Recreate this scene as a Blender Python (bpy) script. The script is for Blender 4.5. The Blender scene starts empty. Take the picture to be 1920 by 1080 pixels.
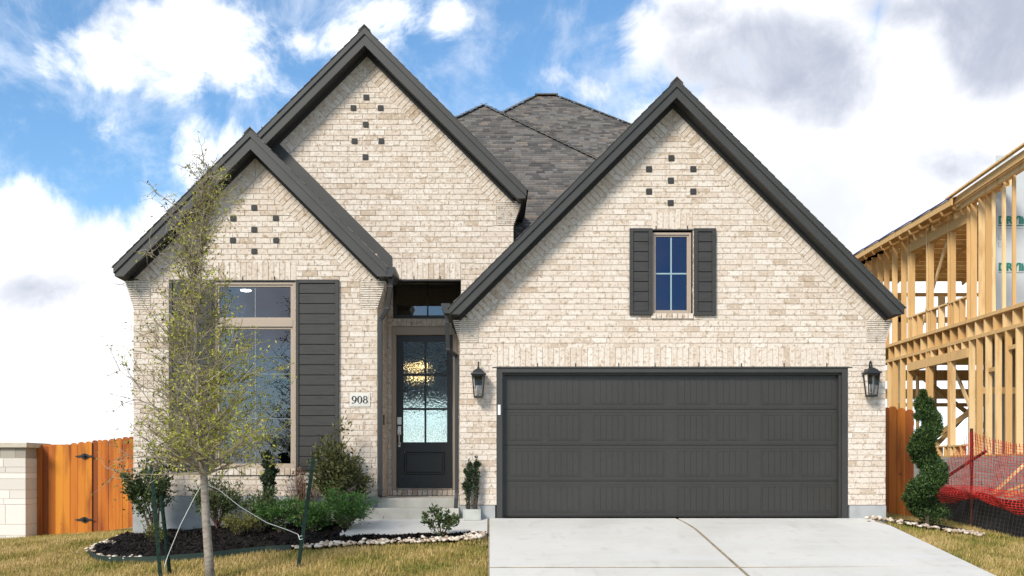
import bpy, math, random
import numpy as np
from mathutils import Vector, Matrix
random.seed(7); rng = np.random.default_rng(7)
R = math.radians
S = bpy.context.scene
COL = S.collection

# ---------------------------------------------------------------- camera
CAMZ, D, F = 0.71, 14.15, 1826.0        # eye height over the garage floor, distance to garage wall, focal length (photo px)
cam = bpy.data.cameras.new('camera'); camo = bpy.data.objects.new('camera', cam); COL.objects.link(camo)
camo.location = (0, -D, CAMZ); camo.rotation_euler = (R(90), 0, 0)
cam.sensor_width = 36; cam.lens = 36*F/1920
cam.shift_x = (960-918)/1920; cam.shift_y = (880-540)/1920
cam.clip_start = 0.1; cam.clip_end = 3000
S.camera = camo
S.view_settings.view_transform = 'Standard'; S.view_settings.look = 'None'
S.view_settings.gamma = 1; S.view_settings.use_curve_mapping = False
S.view_settings.exposure = 0.72

# ---------------------------------------------------------------- sky and sun
SUN_AZ, SUN_EL = R(-34), R(36)           # sun behind the camera, to its left
W = bpy.data.worlds.new('World'); S.world = W; W.use_nodes = True
nt = W.node_tree; nt.nodes.clear()
def N(t, **k):
    n = nt.nodes.new(t)
    for a, b in k.items(): setattr(n, a, b)
    return n
def L(a, b): nt.links.new(a, b)
def mth(op, a, b=None, c=None, clamp=False):
    n = N('ShaderNodeMath', operation=op); n.use_clamp = clamp
    for i, v in enumerate((a, b, c)):
        if v is None: continue
        if isinstance(v, (int, float)): n.inputs[i].default_value = v
        else: L(v, n.inputs[i])
    return n.outputs[0]
def sstep(v, lo, hi):
    n = N('ShaderNodeMapRange', interpolation_type='SMOOTHSTEP')
    L(v, n.inputs['Value']); n.inputs['From Min'].default_value = lo; n.inputs['From Max'].default_value = hi
    return n.outputs[0]
def mixc(f, a, b):
    n = N('ShaderNodeMix', data_type='RGBA')
    for i, v in ((0, f), (6, a), (7, b)):
        if isinstance(v, (int, float)): n.inputs[i].default_value = v
        elif isinstance(v, tuple): n.inputs[i].default_value = v
        else: L(v, n.inputs[i])
    return n.outputs[2]
tc = N('ShaderNodeTexCoord'); gen = tc.outputs['Generated']
sky = N('ShaderNodeTexSky', sky_type='NISHITA'); sky.sun_disc = False
sky.sun_elevation = SUN_EL; sky.sun_rotation = math.pi - SUN_AZ
sky.air_density = 1.0; sky.dust_density = 0.6; sky.ozone_density = 2.0
sep = N('ShaderNodeSeparateXYZ'); L(gen, sep.inputs[0])
yy = mth('MAXIMUM', sep.outputs[1], 0.05)
u = mth('DIVIDE', sep.outputs[0], yy); v = mth('DIVIDE', sep.outputs[2], yy)
uv = N('ShaderNodeCombineXYZ'); L(u, uv.inputs[0]); L(v, uv.inputs[1])
n_a = N('ShaderNodeTexNoise'); L(gen, n_a.inputs['Vector'])
n_a.inputs['Scale'].default_value = 13; n_a.inputs['Detail'].default_value = 12; n_a.inputs['Roughness'].default_value = 0.64; n_a.inputs['Distortion'].default_value = 0.35
n_b = N('ShaderNodeTexNoise'); L(gen, n_b.inputs['Vector'])
n_b.inputs['Scale'].default_value = 4.5; n_b.inputs['Detail'].default_value = 6; n_b.inputs['Roughness'].default_value = 0.55
puff = mth('SUBTRACT', n_a.outputs[0], 0.5)
def blobs(lst):
    out = None
    for (px, py, a, b) in lst:                      # cloud banks by bearing and height above the horizon
        s = N('ShaderNodeVectorMath', operation='SUBTRACT'); L(uv.outputs[0], s.inputs[0])
        s.inputs[1].default_value = ((px-918)/F, (880-py)/F, 0)
        m = N('ShaderNodeVectorMath', operation='MULTIPLY'); L(s.outputs[0], m.inputs[0]); m.inputs[1].default_value = (F/a, F/b, 0)
        l = N('ShaderNodeVectorMath', operation='LENGTH'); L(m.outputs[0], l.inputs[0])
        d = mth('SUBTRACT', 1.0, l.outputs['Value'])
        d = mth('MULTIPLY', d, min(a, b)/60.0)
        out = d if out is None else mth('MAXIMUM', out, d)
    return out
cl = blobs([(215,100,135,62),(330,75,180,95),(440,125,120,52),(300,35,120,60),(335,150,70,38),
            (735,28,85,50),(835,38,42,40),(655,75,60,34),(560,85,70,26),(392,290,75,75),(195,250,13,9),
            (40,470,150,140),(200,500,170,120),(0,700,420,230),(300,420,60,60),(1045,140,20,12),(1095,175,24,18),
            (1440,60,270,170),(1600,260,380,230),(1350,300,210,140),(1230,70,70,90),(1850,120,260,260),(1750,560,520,240)])
wob = mth('MULTIPLY', puff, 4.6)
front = mth('ADD', mth('MULTIPLY', mth('MINIMUM', cl, 1.2), 1.3), wob)
wf = sstep(sep.outputs[1], 0.55, 0.75)
back = mth('ADD', mth('MULTIPLY', mth('SUBTRACT', n_b.outputs[0], 0.505), 9.0), mth('MULTIPLY', puff, 1.6))
field = mth('ADD', mth('MULTIPLY', front, wf), mth('MULTIPLY', back, mth('SUBTRACT', 1.0, wf)))
cmask = sstep(field, -0.45, 1.05)
thin = mth('MULTIPLY', sstep(n_a.outputs[0], 0.40, 0.78), 0.55)       # thin veil between the clouds
cmask = mth('MAXIMUM', cmask, thin)
gm = blobs([(1450,110,250,120),(1560,160,120,100),(1870,60,150,150),(1320,40,120,60),(1700,20,200,60),(1780,320,90,50),(60,540,120,50),(1290,400,50,30)])
gfront = mth('ADD', mth('MULTIPLY', mth('MINIMUM', gm, 1.0), 0.9), mth('MULTIPLY', puff, 2.2))
gback = mth('MULTIPLY', mth('SUBTRACT', field, 0.6), 0.5)
gfield = mth('ADD', mth('MULTIPLY', gfront, wf), mth('MULTIPLY', gback, mth('SUBTRACT', 1.0, wf)))
grey = mth('MULTIPLY', sstep(gfield, -0.9, 1.3), 0.95)
SKYK = 0.10
skyc = N('ShaderNodeVectorMath', operation='MULTIPLY'); L(sky.outputs[0], skyc.inputs[0]); skyc.inputs[1].default_value = (0.86, 1.14, 1.26)
soft = mth('MULTIPLY', sstep(n_b.outputs[0], 0.38, 0.68), 0.58)
grey = mth('MAXIMUM', grey, soft)
cloudc = mixc(grey, (9.4, 9.4, 9.5, 1), (2.9, 3.2, 4.0, 1))
hz = sstep(sep.outputs[2], 0.16, -0.02)
base = mixc(mth('MULTIPLY', hz, 0.75), skyc.outputs[0], (9.0, 9.3, 9.8, 1))
full = mixc(cmask, base, cloudc)
bg = N('ShaderNodeBackground'); L(full, bg.inputs[0]); bg.inputs[1].default_value = SKYK
wo = N('ShaderNodeOutputWorld'); L(bg.outputs[0], wo.inputs[0])

sl = bpy.data.lights.new('sun', 'SUN'); so = bpy.data.objects.new('sun', sl); COL.objects.link(so)
sl.energy = 2.7; sl.angle = R(16); sl.color = (1.0, 0.92, 0.80)
sdir = Vector((math.sin(SUN_AZ)*math.cos(SUN_EL), -math.cos(SUN_AZ)*math.cos(SUN_EL), math.sin(SUN_EL)))
so.rotation_euler = sdir.to_track_quat('Z', 'Y').to_euler(); so.location = (-20, -30, 40)

# ---------------------------------------------------------------- helpers
def P(px, py, y):                     # photo pixel -> point of the place at depth y
    Z = D + y
    return Vector(((px-918)*Z/F, y, CAMZ+(880-py)*Z/F))
def X(px, y): return (px-918)*(D+y)/F
def Zp(py, y): return CAMZ+(880-py)*(D+y)/F

class MB:
    def __init__(s): s.v = []; s.f = []; s.t = []; s.m = []; s.sm = False
    def add(s, vs, fs, tint=0.5, mat=0):
        b = len(s.v); s.v += [tuple(p) for p in vs]
        for f in fs: s.f.append(tuple(i+b for i in f)); s.t.append(tint); s.m.append(mat)
    def box(s, x0, x1, y0, y1, z0, z1, tint=0.5, mat=0):
        s.add([(x0,y0,z0),(x1,y0,z0),(x1,y1,z0),(x0,y1,z0),(x0,y0,z1),(x1,y0,z1),(x1,y1,z1),(x0,y1,z1)],
              [(3,2,1,0),(4,5,6,7),(0,1,5,4),(1,2,6,5),(2,3,7,6),(3,0,4,7)], tint, mat)
    def prism(s, poly, d0, d1, fn=None, tint=0.5, mat=0):    # poly in (u,z), pushed from depth d0 to d1
        fn = fn or (lambda a, z, d: (a, d, z))
        n = len(poly)
        ar = sum(poly[i][0]*poly[(i+1) % n][1]-poly[(i+1) % n][0]*poly[i][1] for i in range(n))
        if ar < 0: poly = poly[::-1]
        vs = [fn(a, z, d0) for a, z in poly]+[fn(a, z, d1) for a, z in poly]
        fs = [tuple(range(n)), tuple(range(2*n-1, n-1, -1))]+[(i+n, (i+1) % n+n, (i+1) % n, i) for i in range(n)]
        s.add(vs, fs, tint, mat)
    def bar(s, a, b, w, h, up=(0,0,1), tint=0.5, mat=0):     # rectangular bar from a to b
        a = Vector(a); b = Vector(b); d = (b-a).normalized(); upv = Vector(up)
        sd = d.cross(upv)
        if sd.length < 1e-4: sd = d.cross(Vector((0,1,0)))
        sd.normalize(); u2 = sd.cross(d).normalized()
        c = [(-1,-1),(1,-1),(1,1),(-1,1)]
        vs = [a+sd*(i*w/2)+u2*(j*h/2) for i, j in c]+[b+sd*(i*w/2)+u2*(j*h/2) for i, j in c]
        s.add(vs, [(3,2,1,0),(4,5,6,7),(0,1,5,4),(1,2,6,5),(2,3,7,6),(3,0,4,7)], tint, mat)
    def tube(s, pts, rad, n=8, tint=0.5, mat=0, cap=True):
        pts = [Vector(p) for p in pts]
        if not hasattr(rad, '__len__'): rad = [rad]*len(pts)
        b = len(s.v); ref = Vector((0.31,0.87,0.4))
        for i, p in enumerate(pts):
            d = (pts[min(i+1, len(pts)-1)]-pts[max(i-1, 0)])
            d = d.normalized() if d.length > 1e-9 else Vector((0,0,1))
            r = ref if abs(d.dot(ref.normalized())) < 0.95 else Vector((1,0,0))
            e1 = d.cross(r).normalized(); e2 = d.cross(e1)
            for k in range(n):
                a = 2*math.pi*k/n
                s.v.append(tuple(p+(e1*math.cos(a)+e2*math.sin(a))*rad[i]))
        for i in range(len(pts)-1):
            for k in range(n):
                s.f.append((b+i*n+k, b+i*n+(k+1) % n, b+(i+1)*n+(k+1) % n, b+(i+1)*n+k)); s.t.append(tint); s.m.append(mat)
        if cap:
            s.f.append(tuple(b+k for k in range(n))[::-1]); s.t.append(tint); s.m.append(mat)
            s.f.append(tuple(b+(len(pts)-1)*n+k for k in range(n))); s.t.append(tint); s.m.append(mat)
    def lathe(s, prof, n=16, c=(0,0,0), tint=0.5):
        b = len(s.v)
        for r, z in prof:
            for k in range(n):
                a = 2*math.pi*k/n; s.v.append((c[0]+r*math.cos(a), c[1]+r*math.sin(a), c[2]+z))
        for i in range(len(prof)-1):
            for k in range(n):
                s.f.append((b+i*n+k, b+i*n+(k+1) % n, b+(i+1)*n+(k+1) % n, b+(i+1)*n+k)); s.t.append(tint); s.m.append(0)
        s.f.append(tuple(b+k for k in range(n))[::-1]); s.t.append(tint); s.m.append(0)
        s.f.append(tuple(b+(len(prof)-1)*n+k for k in range(n))); s.t.append(tint); s.m.append(0)
    def mesh(s, name, mat, smooth=False):
        me = bpy.data.meshes.new(name); me.from_pydata(s.v, [], s.f)
        for m in (mat if isinstance(mat, (list, tuple)) else [mat]): me.materials.append(m)
        at = me.attributes.new('tint', 'FLOAT', 'FACE'); at.data.foreach_set('value', s.t)
        if any(s.m): me.polygons.foreach_set('material_index', s.m)
        if smooth: me.polygons.foreach_set('use_smooth', [True]*len(s.f))
        me.update()
        return me
    def build(s, name, mat, parent=None, smooth=False, bevel=0):
        o = bpy.data.objects.new(name, s.mesh(name, mat, smooth)); COL.objects.link(o); o.parent = parent
        if bevel:
            m = o.modifiers.new('bevel', 'BEVEL'); m.width = bevel; m.segments = 2; m.limit_method = 'ANGLE'
        return o
def tag(o, label, cat=None, group=None, kind=None):
    o['label'] = label
    if cat: o['category'] = cat
    if group: o['group'] = group
    if kind: o['kind'] = kind
    return o
def empty(name, loc, label, cat, group=None):
    o = bpy.data.objects.new(name, None); COL.objects.link(o); o.location = loc; o.empty_display_size = 0.1
    bpy.context.view_layer.update()
    return tag(o, label, cat, group)
def under(o, root):                    # parent keeping the world place (roots are only translated)
    o.parent = root; o.matrix_parent_inverse = Matrix.Translation(-Vector(root.location)); return o
def copy_tree(o, parent=None):
    c = o.copy(); COL.objects.link(c); c.parent = parent
    for ch in [q for q in bpy.data.objects if q.parent == o]: copy_tree(ch, c)
    return c
def fast_mesh(name, verts, faces_n, mat, tint=None, normals_up=False):
    """verts (N,3) with each consecutive faces_n verts one face"""
    n = len(verts); nf = n//faces_n
    me = bpy.data.meshes.new(name); me.vertices.add(n); me.vertices.foreach_set('co', np.asarray(verts, np.float32).ravel())
    me.loops.add(n); me.loops.foreach_set('vertex_index', np.arange(n, dtype=np.int32))
    me.polygons.add(nf); me.polygons.foreach_set('loop_start', np.arange(0, n, faces_n, dtype=np.int32))
    me.materials.append(mat)
    at = me.attributes.new('tint', 'FLOAT', 'FACE')
    at.data.foreach_set('value', np.asarray(tint if tint is not None else rng.random(nf), np.float32))
    me.update(calc_edges=True)
    return me
def link(name, me, parent=None):
    o = bpy.data.objects.new(name, me); COL.objects.link(o); o.parent = parent; return o

# ---------------------------------------------------------------- materials
def mat(name, col, rough=0.6, metal=0.0, noise=None, tint=None, bump=None, spec=0.5, wave=None, transl=None):
    """noise=(scale, other colour, lo, hi, [stretch]) ; tint = list of (pos,colour) over the face attribute ; bump=(scale,strength,dist)"""
    m = bpy.data.materials.new(name); m.use_nodes = True; t = m.node_tree; b = t.nodes['Principled BSDF']
    b.inputs['Roughness'].default_value = rough; b.inputs['Metallic'].default_value = metal
    b.inputs['Specular IOR Level'].default_value = spec
    c4 = lambda c: (c[0], c[1], c[2], 1)
    cur = None
    tcn = t.nodes.new('ShaderNodeNewGeometry')
    if tint:
        a = t.nodes.new('ShaderNodeAttribute'); a.attribute_name = 'tint'
        r = t.nodes.new('ShaderNodeValToRGB'); t.links.new(a.outputs['Fac'], r.inputs[0])
        el = r.color_ramp.elements
        while len(el) < len(tint): el.new(0.5)
        for e, (p, c) in zip(el, tint): e.position = p; e.color = c4(c)
        cur = r.outputs[0]
    for nz in (noise if isinstance(noise, list) else [noise] if noise else []):
        sc, oc, lo, hi = nz[:4]; st = nz[4] if len(nz) > 4 else (1,1,1)
        mp = t.nodes.new('ShaderNodeMapping'); mp.inputs['Scale'].default_value = st; t.links.new(tcn.outputs['Position'], mp.inputs[0])
        n = t.nodes.new('ShaderNodeTexNoise'); n.inputs['Scale'].default_value = sc; n.inputs['Detail'].default_value = 6
        t.links.new(mp.outputs[0], n.inputs['Vector'])
        mr = t.nodes.new('ShaderNodeMapRange'); mr.inputs[1].default_value = lo; mr.inputs[2].default_value = hi
        t.links.new(n.outputs[0], mr.inputs[0])
        mx = t.nodes.new('ShaderNodeMix'); mx.data_type = 'RGBA'; t.links.new(mr.outputs[0], mx.inputs[0])
        if cur: t.links.new(cur, mx.inputs[6])
        else: mx.inputs[6].default_value = c4(col)
        mx.inputs[7].default_value = c4(oc); cur = mx.outputs[2]
    if cur: t.links.new(cur, b.inputs['Base Color'])
    else: b.inputs['Base Color'].default_value = c4(col)
    if bump:
        n = t.nodes.new('ShaderNodeTexNoise'); n.inputs['Scale'].default_value = bump[0]; n.inputs['Detail'].default_value = 8
        if len(bump) > 3:
            mp = t.nodes.new('ShaderNodeMapping'); mp.inputs['Scale'].default_value = bump[3]; t.links.new(tcn.outputs['Position'], mp.inputs[0]); t.links.new(mp.outputs[0], n.inputs['Vector'])
        else: t.links.new(tcn.outputs['Position'], n.inputs['Vector'])
        bp = t.nodes.new('ShaderNodeBump'); bp.inputs['Strength'].default_value = bump[1]; bp.inputs['Distance'].default_value = bump[2]
        t.links.new(n.outputs[0], bp.inputs['Height']); t.links.new(bp.outputs[0], b.inputs['Normal'])
    if transl:
        tr = t.nodes.new('ShaderNodeBsdfTranslucent')
        if cur: t.links.new(cur, tr.inputs[0])
        else: tr.inputs[0].default_value = c4(col)
        mx = t.nodes.new('ShaderNodeMixShader'); mx.inputs[0].default_value = transl
        t.links.new(b.outputs[0], mx.inputs[1]); t.links.new(tr.outputs[0], mx.inputs[2])
        t.links.new(mx.outputs[0], t.nodes['Material Output'].inputs[0])
    return m
BR_T = [(0.0,(0.48,0.385,0.30)),(0.08,(0.55,0.46,0.375)),(0.35,(0.60,0.515,0.435)),(0.7,(0.63,0.555,0.48)),(1.0,(0.67,0.605,0.54))]
M = {}
M['brick'] = mat('whitewashed_brick', (0.55,0.48,0.4), 0.9, tint=BR_T,
                 noise=[(17,(0.33,0.235,0.15),0.53,0.71,(1,1,1.1)),(36,(0.37,0.275,0.185),0.56,0.75),(24,(0.71,0.67,0.61),0.55,0.72)], bump=(60,0.5,0.006), spec=0.2)
M['mortar'] = mat('cream_mortar', (0.58,0.505,0.425), 0.95, noise=(14,(0.48,0.41,0.335),0.4,0.7), bump=(90,0.4,0.004), spec=0.1)
M['trim'] = mat('charcoal_painted_trim', (0.030,0.030,0.028), 0.55, noise=(3,(0.037,0.037,0.034),0.35,0.7), bump=(120,0.12,0.002))
M['trim2'] = mat('charcoal_soffit', (0.028,0.028,0.027), 0.7)
M['shutter'] = mat('dark_stained_cedar', (0.030,0.029,0.027), 0.6, noise=(5,(0.018,0.017,0.016),0.45,0.7,(1,1,9)), bump=(30,0.25,0.003,(1,1,8)))
M['garage'] = mat('bronze_garage_paint', (0.030,0.027,0.0225), 0.42, noise=(1.3,(0.035,0.0325,0.029),0.35,0.75), bump=(90,0.1,0.002,(1,1,0.15)))
M['black'] = mat('black_satin_paint', (0.012,0.012,0.013), 0.42)
M['black_metal'] = mat('black_lantern_metal', (0.012,0.012,0.012), 0.5)
M['gutter'] = mat('dark_bronze_gutter', (0.03,0.03,0.031), 0.4)
M['tan'] = mat('tan_window_vinyl', (0.36,0.29,0.225), 0.5)
M['muntin'] = mat('pale_muntin', (0.26,0.36,0.40), 0.4)
M['muntin2'] = mat('thin_grey_muntin', (0.22,0.25,0.27), 0.4)
M['conc'] = mat('pale_concrete', (0.56,0.545,0.51), 0.85, noise=[(0.9,(0.485,0.47,0.435),0.42,0.70),(6,(0.48,0.46,0.42),0.55,0.78),(2.2,(0.44,0.42,0.38),0.60,0.80,(2.2,0.5,1)),(1.6,(0.54,0.535,0.515),0.5,0.75,(0.4,3,1))], bump=(90,0.35,0.003,(3,0.35,1)), spec=0.25)
M['found'] = mat('grey_foundation_concrete', (0.36,0.37,0.37), 0.9, noise=(5,(0.28,0.285,0.28),0.45,0.7), bump=(60,0.3,0.004), spec=0.2)
M['step'] = mat('weathered_step_concrete', (0.46,0.44,0.39), 0.9, noise=(3,(0.36,0.335,0.285),0.42,0.7), bump=(80,0.3,0.003), spec=0.2)
M['joint'] = mat('joint_filler', (0.27,0.21,0.14), 0.95, noise=(9,(0.15,0.13,0.08),0.4,0.7))
M['shingle'] = mat('weathered_shingle', (0.1,0.1,0.1), 0.95, tint=[(0,(0.068,0.064,0.062)),(0.35,(0.108,0.102,0.098)),(0.6,(0.142,0.126,0.112)),(0.85,(0.165,0.157,0.15)),(1,(0.195,0.158,0.128))],
                   noise=(30,(0.075,0.072,0.072),0.5,0.85), bump=(200,0.5,0.004), spec=0.15)
M['cedar'] = mat('stained_cedar_fence', (0.4,0.12,0.02), 0.65, tint=[(0,(0.21,0.055,0.012)),(0.25,(0.40,0.105,0.013)),(0.6,(0.50,0.155,0.015)),(1,(0.60,0.235,0.022))],
                 noise=[(6,(0.24,0.055,0.008),0.5,0.72,(1,1,0.12)),(7,(0.10,0.03,0.01),0.69,0.76)], bump=(40,0.25,0.003,(1,1,0.1)), spec=0.3)
M['lumber'] = mat('new_framing_lumber', (0.6,0.4,0.2), 0.7, tint=[(0,(0.52,0.31,0.125)),(0.5,(0.66,0.42,0.18)),(1,(0.74,0.54,0.29))],
                  noise=[(5,(0.52,0.31,0.13),0.5,0.75,(2,2,0.3)),(11,(0.20,0.09,0.035),0.72,0.78)], spec=0.25)
M['osb'] = mat('roof_decking', (0.45,0.27,0.11), 0.8, noise=(12,(0.32,0.18,0.07),0.4,0.7))
M['blue'] = mat('blue_deck_edge', (0.05,0.06,0.22), 0.7)
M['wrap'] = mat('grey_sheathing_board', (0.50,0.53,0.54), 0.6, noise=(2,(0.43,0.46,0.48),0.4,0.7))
M['green_ink'] = mat('green_print', (0.01,0.16,0.12), 0.6)
M['grey_ink'] = mat('grey_print', (0.24,0.28,0.29), 0.6)
M['lime'] = mat('pale_limestone', (0.66,0.63,0.59), 0.9, tint=[(0,(0.58,0.54,0.49)),(1,(0.72,0.69,0.65))], bump=(40,0.3,0.005), spec=0.2)
M['cap'] = mat('buff_stone_cap', (0.52,0.47,0.39), 0.9, noise=(6,(0.42,0.37,0.30),0.45,0.75), bump=(60,0.3,0.004))
M['neck'] = mat('grey_brown_stone', (0.24,0.215,0.18), 0.9, tint=[(0,(0.15,0.13,0.105)),(1,(0.36,0.33,0.28))])
M['mulch'] = mat('black_mulch', (0.014,0.012,0.011), 0.95, tint=[(0,(0.006,0.005,0.005)),(0.7,(0.02,0.016,0.014)),(1,(0.05,0.037,0.03))], bump=(50,0.9,0.03), spec=0.15)
M['rock'] = mat('buff_river_rock', (0.5,0.42,0.33), 0.85, tint=[(0,(0.28,0.20,0.14)),(0.4,(0.48,0.38,0.28)),(1,(0.66,0.60,0.52))], bump=(60,0.3,0.004))
M['lawn'] = mat('dormant_lawn', (0.30,0.235,0.08), 0.95, noise=[(0.9,(0.15,0.15,0.035),0.45,0.66),(9,(0.34,0.25,0.09),0.5,0.8)], bump=(70,0.8,0.03), spec=0.1)
M['blade'] = mat('grass_blade', (0.3,0.25,0.1), 0.8, tint=[(0,(0.08,0.13,0.018)),(0.3,(0.22,0.22,0.045)),(0.55,(0.44,0.325,0.105)),(1,(0.64,0.47,0.22))], spec=0.2, transl=0.25)
M['dirt'] = mat('bare_dirt', (0.20,0.165,0.125), 0.95, noise=(2.5,(0.13,0.105,0.075),0.4,0.7), bump=(12,0.6,0.05), spec=0.1)
M['asphalt'] = mat('asphalt', (0.055,0.055,0.055), 0.9, bump=(120,0.4,0.004))
M['hill'] = mat('wooded_hill', (0.022,0.035,0.018), 0.95, noise=(0.2,(0.012,0.02,0.01),0.4,0.7), spec=0.1)
M['edging'] = mat('green_steel_edging', (0.006,0.022,0.017), 0.5)
M['stake'] = mat('green_painted_steel', (0.002,0.020,0.013), 0.6, spec=0.25)
M['string'] = mat('white_nylon_string', (0.72,0.74,0.75), 0.6)
M['bark'] = mat('smooth_grey_bark', (0.30,0.265,0.225), 0.9, noise=[(14,(0.17,0.14,0.115),0.42,0.72,(1,1,2.5)),(4,(0.40,0.37,0.33),0.55,0.8,(1,1,5))], bump=(40,0.5,0.006,(1,1,3)), spec=0.15)
M['twig'] = mat('pale_twig', (0.34,0.29,0.21), 0.9, noise=(6,(0.16,0.12,0.085),0.4,0.75), spec=0.15)
M['redtwig'] = mat('reddish_twig', (0.17,0.085,0.06), 0.9)
M['darkstem'] = mat('dark_stem', (0.07,0.052,0.035), 0.9)
def leafmat(n, a, b, c, tr=0.3): return mat(n, b, 0.5, tint=[(0,a),(0.55,b),(1,c)], spec=0.35, transl=tr)
M['leaf_y'] = leafmat('spring_leaf', (0.20,0.24,0.025), (0.42,0.43,0.05), (0.60,0.56,0.11), 0.4)
M['leaf_old'] = leafmat('dry_leaf', (0.03,0.028,0.018), (0.07,0.06,0.03), (0.12,0.10,0.05), 0.15)
M['leaf_d'] = leafmat('dark_leaf', (0.028,0.048,0.017), (0.062,0.098,0.029), (0.14,0.17,0.065))
M['leaf_o'] = leafmat('olive_leaf', (0.042,0.052,0.017), (0.10,0.11,0.034), (0.19,0.18,0.068))
M['leaf_g'] = leafmat('bright_leaf', (0.032,0.085,0.018), (0.08,0.185,0.038), (0.18,0.31,0.075))
M['leaf_l'] = leafmat('lime_leaf', (0.08,0.085,0.016), (0.17,0.17,0.035), (0.28,0.26,0.07))
M['leaf_h'] = leafmat('holly_leaf', (0.012,0.024,0.012), (0.028,0.048,0.02), (0.07,0.10,0.045), 0.15)
M['leaf_t'] = leafmat('juniper_leaf', (0.014,0.034,0.010), (0.035,0.075,0.018), (0.10,0.16,0.035), 0.2)
M['leaf_r'] = leafmat('russet_leaf', (0.07,0.05,0.03), (0.13,0.085,0.05), (0.20,0.14,0.085), 0.2)
M['net'] = mat('orange_red_plastic', (0.70,0.035,0.025), 0.5, tint=[(0,(0.48,0.012,0.02)),(1,(0.82,0.06,0.035))], transl=0.2)
M['fabric'] = mat('black_silt_fabric', (0.010,0.010,0.011), 0.6, noise=(4,(0.02,0.02,0.02),0.5,0.8), bump=(5,0.5,0.05))
M['wire'] = mat('galvanised_wire', (0.12,0.12,0.125), 0.6, metal=0.3)
M['rust'] = mat('rusty_post', (0.085,0.022,0.016), 0.8)
M['steel'] = mat('satin_nickel', (0.62,0.58,0.54), 0.32, metal=1.0)
M['plaque'] = mat('grey_stone_plaque', (0.50,0.47,0.43), 0.85, bump=(80,0.2,0.002))
M['plaque2'] = mat('white_stone_plaque', (0.62,0.60,0.56), 0.85)
M['white'] = mat('white_plastic', (0.75,0.76,0.78), 0.5)
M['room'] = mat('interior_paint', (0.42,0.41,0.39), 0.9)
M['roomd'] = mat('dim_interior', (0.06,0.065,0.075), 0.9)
M['floor'] = mat('interior_floor', (0.32,0.27,0.21), 0.4)
def emis(n, col, s):
    m = bpy.data.materials.new(n); m.use_nodes = True; b = m.node_tree.nodes['Principled BSDF']
    b.inputs['Emission Color'].default_value = (*col, 1); b.inputs['Emission Strength'].default_value = s; b.inputs['Base Color'].default_value = (*col, 1)
    return m
M['bulb'] = emis('warm_bulb', (1.0,0.66,0.30), 6.0)
M['lamp'] = emis('recessed_lamp', (1.0,0.97,0.92), 8.0)
def glassmat(name, tint=(1,1,1), refl=(1,1,1), ior=1.9, wavy=None, add=0.0):
    m = bpy.data.materials.new(name); m.use_nodes = True; t = m.node_tree; t.nodes.clear()
    o = t.nodes.new('ShaderNodeOutputMaterial'); g = t.nodes.new('ShaderNodeBsdfGlossy'); g.inputs['Roughness'].default_value = 0.01; g.inputs['Color'].default_value = (*refl, 1)
    fr = t.nodes.new('ShaderNodeFresnel'); fr.inputs[0].default_value = ior
    if wavy:
        tr = t.nodes.new('ShaderNodeBsdfRefraction'); tr.inputs['IOR'].default_value = 1.25; tr.inputs['Roughness'].default_value = 0.04
        ge = t.nodes.new('ShaderNodeNewGeometry'); mp = t.nodes.new('ShaderNodeMapping'); mp.inputs['Scale'].default_value = (1.3,1,0.75)
        t.links.new(ge.outputs['Position'], mp.inputs[0])
        n = t.nodes.new('ShaderNodeTexNoise'); n.inputs['Scale'].default_value = wavy; n.inputs['Detail'].default_value = 1.5
        t.links.new(mp.outputs[0], n.inputs['Vector'])
        bp = t.nodes.new('ShaderNodeBump'); bp.inputs['Strength'].default_value = 0.8; bp.inputs['Distance'].default_value = 0.0135
        t.links.new(n.outputs[0], bp.inputs['Height'])
        for q in (tr, g): t.links.new(bp.outputs[0], q.inputs['Normal'])
    else: tr = t.nodes.new('ShaderNodeBsdfTransparent')
    tr.inputs[0].default_value = (*tint, 1)
    mx = t.nodes.new('ShaderNodeMixShader')
    if add:
        ad = t.nodes.new('ShaderNodeMath'); ad.operation = 'ADD'; ad.inputs[1].default_value = add; t.links.new(fr.outputs[0], ad.inputs[0]); t.links.new(ad.outputs[0], mx.inputs[0])
    else: t.links.new(fr.outputs[0], mx.inputs[0])
    t.links.new(tr.outputs[0], mx.inputs[1]); t.links.new(g.outputs[0], mx.inputs[2]); t.links.new(mx.outputs[0], o.inputs[0])
    return m
M['glass'] = glassmat('coated_window_glass', (0.55,0.60,0.64), (0.80,0.86,0.98), 2.15)
M['glass_b'] = glassmat('blue_coated_glass', (0.4,0.5,0.65), (0.36,0.46,0.80), 2.0)
M['glass_c'] = glassmat('clear_lantern_glass', (0.92,0.92,0.92), (1,1,1), 1.45)
M['glass_w'] = glassmat('wavy_door_glass', (0.90,0.96,0.94), (0.8,0.9,1), 1.5, wavy=33)

# ---------------------------------------------------------------- ground
def lerp_table(x, tab):
    return float(np.interp(x, [t[0] for t in tab], [t[1] for t in tab]))
A_T = [(-60,-1.0),(-12,-0.68),(-9,-0.50),(-7,-0.37),(-5.27,-0.28),(-3.5,-0.16),(-1.7,-0.05),(0,0.0),(5.6,0.0),(6.5,-0.14),(8,-0.34),(12,-0.45),(60,-0.6)]
def gz(x, y):
    a = lerp_table(x, A_T)
    if y < 0: return a+float(np.interp(x, [-4,-1], [0.122,0.1385]))*max(y, -6.0)
    if x < 0: return a-0.02*min(y, 12)
    return a+0.06*min(y, 4)
def hit(px, py, y0=-4.5, y1=8):         # where the sight line meets the lawn
    lo, hi = y0, y1
    for _ in range(50):
        m = (lo+hi)/2; p = P(px, py, m)
        if p.z > gz(p.x, m): lo = m
        else: hi = m
    p = P(px, py, lo); return Vector((p.x, p.y, gz(p.x, p.y)))
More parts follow.
